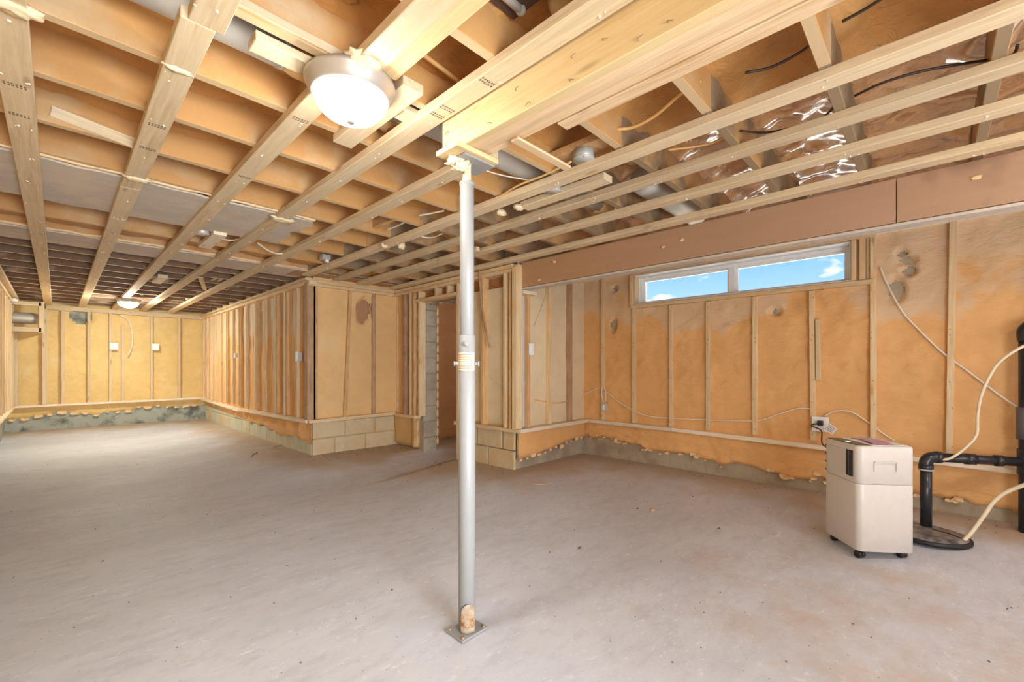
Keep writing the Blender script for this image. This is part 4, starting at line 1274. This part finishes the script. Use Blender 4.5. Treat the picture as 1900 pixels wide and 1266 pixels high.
def jbox_round(loc, r, label, nrm=None):
    t = thing('junction_box', label, 'junction box', loc)
    lathe('box_body', [(0, .045), (r, .045), (r, 0), (r * .97, -.001)], M['galv'], t, loc, 8)
    lathe('cover_plate', [(r * 1.02, 0), (r * 1.04, -.003), (0, -.003)], M['galv'], t, loc, 24)
    for k in (0, PI):
        lathe('cover_screw', [(.005, 0), (.004, -.003), (0, -.003)], M['nail'], t, (loc[0] + r * .75 * math.cos(k + .6), loc[1] + r * .75 * math.sin(k + .6), loc[2] - .003), 8)
    return t
p = onZ(1083, 296, ZJ)
jbox_round((p.x, p.y, ZJ), .055, 'round metal junction box on a wood block right of the beam end')
box('blocking', (p.x - .045, 1.13, ZJ + .046), (p.x + .06, 1.50, ZJ + .084), M['stud_o'], ceiling)
p = onZ(1025, 355, ZS + .01)
jbox_round((p.x, p.y, ZS + .012), .05, 'octagonal junction box beside the short board behind the post')
p = onZ(375, 432, ZJ - .02)
jbox_round((p.x, p.y, ZJ - .03), .05, 'metal junction box by the short white board left of centre')
p = onZ(278, 514, ZJ)
jbox_round((p.x, p.y, ZJ - .004), .05, 'small metal junction box in front of the far lit lamp')
p = onZ(603, 479, ZJ + .02)
jb = thing('junction_box', 'square metal box with hanging plug connector above the jog corner', 'junction box', p)
box('box_body', (p.x - .04, p.y - .04, ZJ + .0), (p.x + .04, p.y + .04, ZJ + .05), M['galv'], jb)
box('connector', (p.x - .015, p.y - .05, ZJ - .03), (p.x + .02, p.y - .02, ZJ + .0), M['paper'], jb)

def wire(label, pts, m, r=0.004, name='cable'):
    return tag(tube(name, pts, r, M[m], None, 6), label, 'cable')
def zz_(pts, z): return [onZ(a, b, z if not isinstance(z, (list, tuple)) else z[i]) for i, (a, b) in enumerate(pts)]
wire('dark cable sagging between the right-hand joists below the foam', zz_([(1374, 243), (1420, 246), (1465, 238), (1520, 222), (1553, 193)], ZJ + .05), 'cable_d', .005)
wire('dark cable curving from joist to joist near the upper right corner', zz_([(1586, 178), (1640, 153), (1720, 130), (1835, 111)], ZJ + .06), 'cable_d', .005)
wire('short black cable loop on the last joist at upper right', zz_([(1835, 111), (1870, 106), (1884, 96), (1888, 84)], ZJ + .03), 'cable_d', .005)
wire('foam-coated cable sagging near the top above the right boards', zz_([(1383, 135), (1430, 125), (1480, 100), (1522, 68)], ZJ + .06), 'cable_d', .005)
wire('black cable stub at the top right beside the steep joist', zz_([(1563, 40), (1600, 20), (1640, -5)], ZJ + .06), 'cable_d', .005)
wire('orange foam-covered cable right of the beam', zz_([(1145, 240), (1175, 236), (1215, 215), (1262, 175), (1300, 150)], ZJ + .07), 'cable_o', .008)
wire('orange foam-covered cable low on the right', zz_([(1240, 278), (1290, 272), (1330, 262), (1365, 240)], ZJ + .06), 'cable_o', .006)
wire('cream cable hanging in a loop left of centre', zz_([(478, 451), (500, 466), (520, 471), (545, 465)], [ZJ, ZJ - .03, ZJ - .03, ZJ]), 'cable', .007)
wire('cream cable beside the short white ceiling board', zz_([(408, 443), (430, 446), (452, 441)], ZJ - .004), 'cable', .006)
wire('thin pair of cables running behind the dome light', zz_([(728, 180), (760, 205), (795, 232)], ZJ + .01), 'cable', .004)
wire('cable along the joist behind the post top', zz_([(880, 385), (915, 372), (960, 345), (1010, 325), (1060, 300)], ZJ - .004), 'cable_o', .006)
wire('cream cable across the duct right of the post', zz_([(880, 310), (930, 325), (985, 335)], ZJ + .02), 'cable', .004)
wire('pale cable stub left of the post', zz_([(777, 400), (800, 396), (824, 391)], ZJ + .02), 'cable', .006)
wire('short pale cable between boards left of the post', zz_([(718, 426), (735, 420), (750, 413)], ZJ + .01), 'cable', .006)
wire('pale cable curve near the post at mid height of ceiling', zz_([(780, 439), (800, 441), (820, 434)], ZS + .03), 'cable', .005)
wire('old foam-crusted cable in the joist bay above the beam', zz_([(765, 87), (800, 112), (850, 150)], ZJ + .12), 'cable_o', .010)
# drain pipes peeking above the beam
pt = thing('drain_pipe', 'grey drain pipe elbow poking out of the foam at the top', 'pipe', (1.0, .62, 2.3))
tube('pipe_run', [onZ(925, -20, 2.26), onZ(966, 18, 2.26)], .016, M['duct'], pt, 14, False)
tube('pipe_drop', [onZ(966, 18, 2.25), onZ(966, 18, 2.35)], .018, M['duct'], pt, 14, False)
tag(tube('drain_pipe', [onZ(1052, 30, 2.22), onZ(1040, 0, 2.30), onZ(1040, -20, 2.33)], .045, M['steel_cream'], None, 18, False), 'thick foam-crusted pipe above the beam at the top', 'pipe')

# ---------------------------------------------------------------- wall cables, switches, outlets
def wall_box_(name, label, c, n, w=.075, h=.115, d=.05, m='plastic_s', toggle=True, cat='switch box'):
    t = thing(name, label, cat, c)
    c = Vector(c); n = Vector((n[0], n[1], 0)); tt = Vector((-n.y, n.x, 0))
    mw = Matrix((tt, n, Vector((0, 0, 1)))).transposed().to_4x4(); mw.translation = c - n * d / 2
    link('box_body', box_mesh((w * .8, d, h * .85), .002), M['galv'], t, mw)
    mw2 = mw.copy(); mw2.translation = c + n * .003
    link('cover_plate', box_mesh((w, .006, h), .002), M[m], t, mw2)
    if toggle:
        mw3 = mw.copy(); mw3.translation = c + n * .008
        link('rocker', box_mesh((w * .42, .008, h * .55), .002), M['plastic_s'], t, mw3)
    return t
p = onY(211, 643, YFF); wall_box_('switch_box', 'white box on the far wall nearest its centre', (p.x, YFF - .03, p.z), (0, -1), w=.11, h=.12)
p = onY(288, 644, YFF); wall_box_('switch_box', 'white box on the far wall below the right half', (p.x, YFF - .03, p.z), (0, -1), w=.11, h=.12)
p = onX(553, 662, XJF); wall_box_('switch_box', 'white box on the stud at the jog corner', (XJF - .012, p.y, p.z), (-1, 0), w=.075, h=.12)
p = onX(437, 660, XJF); wall_box_('switch_box', 'small pale box halfway along the receding stud wall', (XJF - .012, p.y, p.z), (-1, 0), w=.06, h=.08)
p = onY(984, 648, YAF); wall_box_('light_switch', 'white light switch on the return wall stud right of the post', (p.x, YAF - .012, p.z), (0, -1), w=.072, h=.118)
p = onX(1118, 756, XWF); 
ob = wall_box_('outlet_box', 'open metal outlet box low on the window wall near the corner', (XWF - .004, p.y - .02, p.z), (-1, 0), w=.06, h=.10, m='galv', cat='outlet')
p = onX(1523, 787, XWF)
ol = wall_box_('wall_outlet', 'square white outlet plate behind the portable air conditioner', (XWF - .02, p.y, p.z), (-1, 0), w=.115, h=.12, toggle=False, cat='outlet')
wp = p.copy()
pc = thing('power_cord', 'black power cord with white tag plugged into the square outlet', 'power cord', (XWF - .03, p.y, p.z))
a = Vector((XWF - .03, wp.y, wp.z + .01))
box('plug', (a.x - .035, a.y - .022, a.z - .018), (a.x + .004, a.y + .016, a.z + .022), M['black'], pc, .006, 2)
q1 = onX(1524, 800, 4.22); q2 = onX(1532, 816, 4.10)
tube('cord', [a + Vector((-.03, 0, 0)), a + Vector((-.06, .05, -.02)), q1, q2 + Vector((-.1, 0, -.03)), (3.70, .42, .45)], .005, M['black'], pc, 8)
tc_ = onX(1541, 796, 4.20)
mw = Matrix((Vector((0, -.8, -.6)), Vector((1, 0, 0)), Vector((0, .6, -.8)).normalized())).transposed().to_4x4(); mw.translation = tc_
tg = link('tag', box_mesh((.07, .002, .06), .0005), M['paper'], pc, mw)
for k in range(4):
    m3 = mw.copy(); m3.translation = tc_ + Vector((-.0015, 0, 0)) + (Vector((0, .6, -.8)) * (k - 1.5) * .012)
    link('tag_print', box_mesh((.05, .001, .004), 0), M['ink'], pc, m3)
XC = XWF - .004
def wp_(pts, X): return [onX(a, b, X) for a, b in pts]
XCB = 4.355
wire('cream cable draped across the window wall studs at low height', wp_([(1120, 722), (1130, 732), (1150, 748), (1175, 762), (1200, 772), (1240, 776), (1310, 779), (1400, 781), (1440, 770), (1480, 758), (1505, 759)], XCB - .010), 'cable', .006)
wire('cream cable from the square outlet behind the next stud', wp_([(1530, 772), (1550, 763), (1580, 765), (1612, 785), (1640, 806), (1660, 818)], XCB - .010), 'cable', .006)
wire('cream cable slanting from the window corner down to the stack pipe', wp_([(1633, 495), (1645, 525), (1672, 575), (1700, 607), (1750, 655), (1800, 692), (1850, 730), (1885, 755)], XCB - .010), 'cable', .007)
wire('twin cream cables rising from the open outlet box', wp_([(1119, 745), (1116, 730), (1118, 718), (1123, 722), (1124, 745)], XCB - .045), 'cable', .005)
wire('cream cable stub crossing the first bay of window wall', wp_([(1083, 732), (1095, 726), (1108, 721)], XCB - .010), 'cable', .006)
def yp_(pts, Y): return [onY(a, b, Y) for a, b in pts]
wire('cable slanting down the upper return wall bay', yp_([(1018, 535), (1010, 560), (1000, 585), (992, 605)], YA - .045), 'cable', .005)
wire('cable crossing the return wall below the switch', yp_([(992, 742), (1015, 746), (1040, 748), (1062, 741)], YA - .045), 'cable_o', .006)
wire('thin cable dropping down right of the post', wp_([(893, 560), (901, 640), (898, 690), (912, 700), (930, 712)], XD - .045), 'cable', .004)
wire('cable arcing over the far wall under the distant lamp', yp_([(222, 585), (235, 592), (244, 612), (245, 640), (238, 660)], YFF - .01), 'cable', .012)
# plaster hole patches show the concrete behind (holes cut in the foam)

# ---------------------------------------------------------------- portable air conditioner
def ac_unit():
    c0 = Vector((3.232, .314)); cL = Vector((3.492, .518)); cR = Vector((3.418, .066))
    ux = (cL - c0).normalized()           # along the panel face (to the left in the picture)
    uy = Vector((ux.y, -ux.x))            # along the right face
    if uy.dot(cR - c0) < 0: uy = -uy
    lx, ly = (cL - c0).length, (cR - c0).dot(uy)
    zb = CAMZ - 1.07; zt = zb + .615
    mid = c0 + ux * lx / 2 + uy * ly / 2
    t = thing('portable_air_conditioner', 'white portable air conditioner on casters in front of the window wall', 'air conditioner', (mid.x, mid.y, fz(mid.x, mid.y)))
    B = Matrix(((ux.x, uy.x, 0, c0.x), (ux.y, uy.y, 0, c0.y), (0, 0, 1, 0), (0, 0, 0, 1)))
    # rounded-corner prism, radius r
    def prism(r, x0, x1, y0, y1, z0, z1, taper=0.0, topr=.012):
        bm = bmesh.new(); rings = []
        def ring(inset, z):
            vs = []
            for (cx, cy, a0) in ((x0 + r, y0 + r, PI), (x1 - r, y0 + r, 1.5 * PI), (x1 - r, y1 - r, 0), (x0 + r, y1 - r, .5 * PI)):
                for k in range(7):
                    a = a0 + k / 6 * PI / 2
                    rr = max(r - inset, .001)
                    vs.append(bm.verts.new((cx + rr * math.cos(a), cy + rr * math.sin(a), z)))
            return vs
        rings = [ring(.003, z0), ring(0, z0 + .003), ring(0, z1 - topr), ring(topr * .3, z1 - topr * .3), ring(topr, z1)]
        for a, b in zip(rings, rings[1:]):
            n = len(a)
            for k in range(n): bm.faces.new((a[k], a[(k + 1) % n], b[(k + 1) % n], b[k]))
        bm.faces.new(rings[0]); bm.faces.new(rings[-1])
        return bm
    def put(name, bm, m, smooth=False, parent=t):
        me = mesh_of(bm, name, smooth=False)
        if smooth:
            for p in me.polygons: p.use_smooth = len(p.vertices) == 4
        o = link(name, me, m, parent, B)
        return o
    zs = zb + .392
    body = put('lower_body', prism(.035, 0, lx, 0, ly, zb, zs, topr=.003), M['plastic'], True)
    up = prism(.035, 0, lx, 0, ly, zs + .0008, zt, topr=.012)
    put('upper_body', up, M['plastic'], True)
    def bx(name, lo, hi, m, bev=.002, parent=t):
        lo = Vector(lo); hi = Vector(hi)
        o = link(name, box_mesh([abs(hi[i] - lo[i]) for i in range(3)], bev), m, parent, B @ Matrix.Translation((lo + hi) / 2))
        return o
    # front panel (face y=0 runs along ux): recessed look by raised frame
    bx('front_panel', (.055 + .045, -.003, zs + .03), (lx - .05, .002, zt - .035), M['plastic'])
    # holes column near the far edge
    for k in range(4):
        hz = zt - .045 - k * .052
        o = lathe('screw_hole', [(0, .001), (.005, .001), (.006, 0)], M['grille'], t, (0, 0, 0), 12)
        o.matrix_world = B @ Matrix.Translation((lx - .025, -.0015, hz)) @ Matrix.Rotation(PI / 2, 4, 'X')
    # grille
    g = bx('vent_grille', (.045, -.004, zt - .19), (.105, .004, zt - .035), M['grille'])
    for k in range(18):
        bx('grille_slat', (.045, -.007, zt - .185 + k * .0082), (.075, -.003, zt - .182 + k * .0082), M['dark'], .0005)
    bx('grille_divider', (.074, -.008, zt - .19), (.079, -.003, zt - .035), M['dark'], .001)
    # handle recess on the right face (x=0 plane)
    bm = bmesh.new()
    for (lo, hi) in (((-.010, .085, zt - .095), (.002, .205, zt - .088)), ((-.008, .083, zt - .145), (.002, .089, zt - .088)), ((-.008, .201, zt - .145), (.002, .207, zt - .088))):
        lo = Vector(lo); hi = Vector(hi)
        bm_box(bm, (lo + hi) / 2, [abs(hi[i] - lo[i]) for i in range(3)])
    put('handle_rim', bm, M['plastic'])
    # control strip along the left edge of the top
    cs = bx('control_strip', (.03, .008, zt - .001), (lx - .03, .085, zt + .0025), M['dark'])
    bx('status_light', (lx * .42, .030, zt + .002), (lx * .52, .046, zt + .0035), M['led'], .0005, parent=t)
    bx('top_panel', (.025, .095, zt - .001), (lx - .02, ly - .02, zt + .003), M['plastic_s'])
    # casters
    for (x, y) in ((.05, .04), (lx - .05, .04), (.05, ly - .04), (lx - .05, ly - .04)):
        pw = B @ Vector((x, y, 0)); zf_ = fz(pw.x, pw.y)
        cst = thing('caster', '', '', (pw.x, pw.y, zf_)); del cst['label']; del cst['category']
        cst.parent = t; cst.matrix_parent_inverse = t.matrix_world.inverted()
        r = min(.022, (zb - zf_) * .48)
        d = (B.to_3x3() @ Vector((.3, 1, 0))).normalized()
        for s in (-1, 1):
            c = Vector((pw.x, pw.y, zf_ + r)) + d * s * .011
            tube('wheel', [c - d * .007, c + d * .007], r, M['black'], cst, 18, False)
        tube('stem', [(pw.x, pw.y, zf_ + r), (pw.x, pw.y, zb + .004)], .009, M['black'], cst, 10, False)
    return t, B, lx, ly, zt
ac, ACB, aclx, acly, aczt = ac_unit()
# leaflets on top
def leaflet(lo, hi, m, rot, label, dz):
    lo = Vector(lo); hi = Vector(hi); c = (lo + hi) / 2
    mw = ACB @ Matrix.Translation((c.x, c.y, aczt + .004 + dz)) @ Matrix.Rotation(rot, 4, 'Z')
    bm = bmesh.new()
    wx, wy = hi.x - lo.x, hi.y - lo.y
    n = 6; g = []
    for j in range(2):
        g.append([bm.verts.new((-wx / 2 + wx * i / n, (-.5 + j) * wy, .004 * math.sin(i / n * PI))) for i in range(n + 1)])
    for i in range(n): bm.faces.new((g[0][i], g[0][i + 1], g[1][i + 1], g[1][i]))
    ext = bmesh.ops.extrude_face_region(bm, geom=list(bm.faces))
    for v in [e for e in ext['geom'] if isinstance(e, bmesh.types.BMVert)]: v.co.z += .001
    o = link('leaflet', mesh_of(bm, 'leaf'), m, None, mw)
    return tag(o, label, 'leaflet')
leaflet((.03, .12, 0), (.17, .22, 0), M['pink'], .15, 'pink leaflet lying on top of the air conditioner', 0.003)
leaflet((.12, .15, 0), (.30, .25, 0), M['lilac'], -.2, 'pale lilac sheet under the pink leaflet', 0.0)

# ---------------------------------------------------------------- sump cover, drain pipes, hoses
sc = onZ(1721, 1003, CAMZ - 1.10)
zf_ = fz(sc.x, sc.y)
sump = thing('sump_cover', 'round black sump pit cover on the floor beside the air conditioner', 'sump cover', (sc.x, sc.y, zf_))
def conc_cover(r, z0, z1, name, m, seed):
    bm = bmesh.new(); prof = [(0, z1 + .004), (r * .5, z1 + .003), (r * .84, z1), (r * .9, z1 - .006), (r, z1 - .012), (r * 1.0, z0)]
    bm_lathe(bm, prof, 40)
    for v in bm.verts:
        v.co.z += .002 * fbm((v.co.x, v.co.y, seed), 12)
    return link(name, mesh_of(bm, name, smooth=True), m, sump, Matrix.Translation((sc.x, sc.y, zf_)))
def sumpmat():
    m, nt, b = mat_new('dusty_black_cover')
    geo = N(nt, 'ShaderNodeNewGeometry').outputs['Position']
    v = nz(nt, geo, 9, 5, .6); r = ramp(nt, [(.38, lin(60, 60, 64)), (.55, lin(140, 134, 130)), (.7, lin(170, 160, 150))])
    L(nt, v, r.inputs[0]); L(nt, r.outputs[0], b.inputs['Base Color']); b.inputs['Roughness'].default_value = .35
    bump(nt, b, v, .3, .004)
    return m
M['sump'] = sumpmat()
conc_cover(.188, -.004, .030, 'cover_disc', M['sump'], 2)
lathe('rim_ring', [(.195, -.005), (.204, -.005), (.204, .014), (.19, .020)], M['black'], sump, (sc.x, sc.y, zf_), 40)
bm = bmesh.new(); bm_tube(bm, [(sc.x + .02, sc.y - .02, zf_ + .040), (sc.x - .01, sc.y - .1, zf_ + .039), (sc.x - .05, sc.y - .15, zf_ + .036)], .0025, 6)
link('seam', mesh_of(bm, 'seam'), M['black'], sump)
bp0 = onZ(1718, 983, CAMZ - 1.06)
zel = CAMZ - (848 - HY) / F * (Vector((bp0.x, bp0.y)).dot(Vector((S, K))))
dp = thing('drain_pipe', 'black drain pipe rising from the sump cover and elbowing right', 'pipe', (bp0.x, bp0.y, zf_ + .03))
stack = Vector((4.235, -.425))
hd = (stack - Vector((bp0.x, bp0.y))).normalized(); hd3 = Vector((hd.x, hd.y, 0))
R_ = .0305
b3 = Vector((bp0.x, bp0.y, 0))
tube('riser', [b3 + Vector((0, 0, zf_ + .03)), b3 + Vector((0, 0, zel - .05))], R_, M['abs'], dp, 24, False)
el = [b3 + Vector((0, 0, zel - .055)) ]
for k in range(7):
    a = k / 6 * PI / 2
    el.append(b3 + Vector((0, 0, zel - .045)) + hd3 * (.045 * (1 - math.cos(a))) + Vector((0, 0, .045 * math.sin(a))))
el.append(b3 + Vector((0, 0, zel)) + hd3 * .06)
tube('elbow', el, R_ + .005, M['abs'], dp, 24, False)
tube('elbow_hub', [b3 + Vector((0, 0, zel - .085)), b3 + Vector((0, 0, zel - .05))], R_ + .008, M['abs'], dp, 24, False)
part_label(tube('clamp_band', [b3 + Vector((0, 0, zel - .088)), b3 + Vector((0, 0, zel - .078))], R_ + .0095, M['galv'], dp, 24, False), 'thin silver band')
e0 = b3 + Vector((0, 0, zel)) + hd3 * .05
st3 = Vector((stack.x, stack.y, zel - .01)) - hd3 * .040
tube('elbow_hub', [e0, e0 + hd3 * .03], R_ + .008, M['abs'], dp, 24, False)
tube('branch_pipe', [e0, st3], R_ * .95, M['abs'], dp, 24, False)
for f0, f1 in ((.36, .48), (.72, .80)):
    tube('coupling', [e0.lerp(st3, f0), e0.lerp(st3, f1)], R_ + .005, M['abs'], dp, 24, False)
stk = thing('vent_stack', 'tall black waste stack at the right edge of the picture', 'pipe', (stack.x, stack.y, zf_))
s3 = Vector((stack.x, stack.y, 0))
tube('stack_pipe', [s3 + Vector((0, 0, fz(stack.x, stack.y))), s3 + Vector((0, 0, 1.25))], .036, M['abs'], stk, 28, False)
part_label(tube('rubber_coupling', [s3 + Vector((0, 0, .58)), s3 + Vector((0, 0, .78))], .046, M['abs_g'], stk, 28, False), 'grey rubber coupling')
tube('tee_fitting', [s3 + Vector((0, 0, zel - .09)), s3 + Vector((0, 0, zel + .07))], .043, M['abs'], stk, 28, False)
tube('stack_elbow', [s3 + Vector((0, 0, 1.20)), s3 + Vector((0, 0, 1.27)), s3 + Vector((.02, -.05, 1.31)), s3 + Vector((.03, -.13, 1.32))], .042, M['abs'], stk, 28)
hs = [e0 + hd3 * .05 + Vector((-.03, -.02, -.026)), ]
Zp = lambda x, y, d: Vector((0, 0, CAMZ)) + ray(x, y) * d
tag(tube('hose', [Zp(1745, 853, 2.83), Zp(1765, 850, 2.80), Zp(1795, 828, 2.76), Zp(1812, 806, 2.74), Zp(1814, 770, 2.72), Zp(1822, 730, 2.68), Zp(1846, 682, 2.62), Zp(1875, 656, 2.56), Zp(1915, 635, 2.5), Zp(1990, 600, 2.4)], .008, M['hose'], None, 10), 'cream hose curling up from the black branch pipe', 'hose')
tag(tube('hose', [Zp(1788, 1004, 2.66), Zp(1805, 985, 2.66), Zp(1827, 955, 2.64), Zp(1845, 930, 2.62), Zp(1870, 912, 2.58), Zp(1915, 895, 2.5), Zp(1980, 870, 2.4)], .011, M['hose'], None, 10), 'thicker cream hose leaving the sump cover edge', 'hose')

# ---------------------------------------------------------------- debris on the floor
def twig(px, py, L_, ang, m='twig', r=.0035):
    p = onZ(px, py, -.06)
    p.z = fz(p.x, p.y) + r
    d = Vector((math.cos(ang), math.sin(ang), 0)) * L_ / 2
    q = p + Vector((-d.y, d.x, 0)) * .15
    pts = [p - d, q, p + d]
    for v in pts: v.z = fz(v.x, v.y) + r
    return tube('twig', pts, r, M[m], None, 6)
tag(twig(472, 850, .22, 1.0), 'dark twig on the floor left of the jog corner', 'debris')
tag(twig(520, 836, .16, .2), 'dark twig at the foot of the receding block wall', 'debris')
tag(twig(1006, 905, .16, 2.6, 'chip'), 'pale splinter on the floor right of the post', 'debris')
tag(twig(1024, 863, .12, .1, 'twig', .003), 'thin dark wire at the foot of the return wall', 'debris')
def chip(px, py, r, label, m):
    p = onZ(px, py, -.07); p.z = fz(p.x, p.y) + r * .25
    return tag(lump('chip', p, r, M[m], None, px * .11, .8, (1.6, .9, .4), 2, 3), label, 'debris')
chip(1076, 1008, .011, 'brown chip on the floor between post and window wall', 'twig')
chip(1183, 938, .009, 'dark crumb on the open floor nearest the alcove corner', 'twig')
chip(1212, 942, .018, 'pale flake beside the dark crumb on open floor', 'chip')
chip(1334, 974, .009, 'dark sliver on the floor before the air conditioner', 'twig')
pts = []
random.seed(5)
for k in range(150):
    px = random.uniform(20, 1880); py = random.choice((random.uniform(860, 1240), random.uniform(850, 960)))
    p = onZ(px, py, -.09)
    if solid_dist(p.x, p.y) < .05 or p.x < XL + .1 or math.hypot(p.x - px_, p.y - py_) < .3: continue
    pts.append((p.x, p.y, fz(p.x, p.y) + .002))
random.seed(6)
for k in range(170):
    s = random.random()
    if s < .4: x, y = random.uniform(2.0, 3.15), YJ - random.uniform(.02, .35)
    elif s < .7: x, y = XD - random.uniform(.02, .4), random.uniform(3.0, 4.9)
    else: x, y = XW - random.uniform(.03, .3), random.uniform(-.6, 2.9)
    pts.append((x, y, fz(x, y) + .003))
cr_ = bits('crumbs', pts, M['twig'], None, .0065)
cr_['label'] = 'scattered crumbs and sawdust on the concrete floor'; cr_['category'] = 'debris'
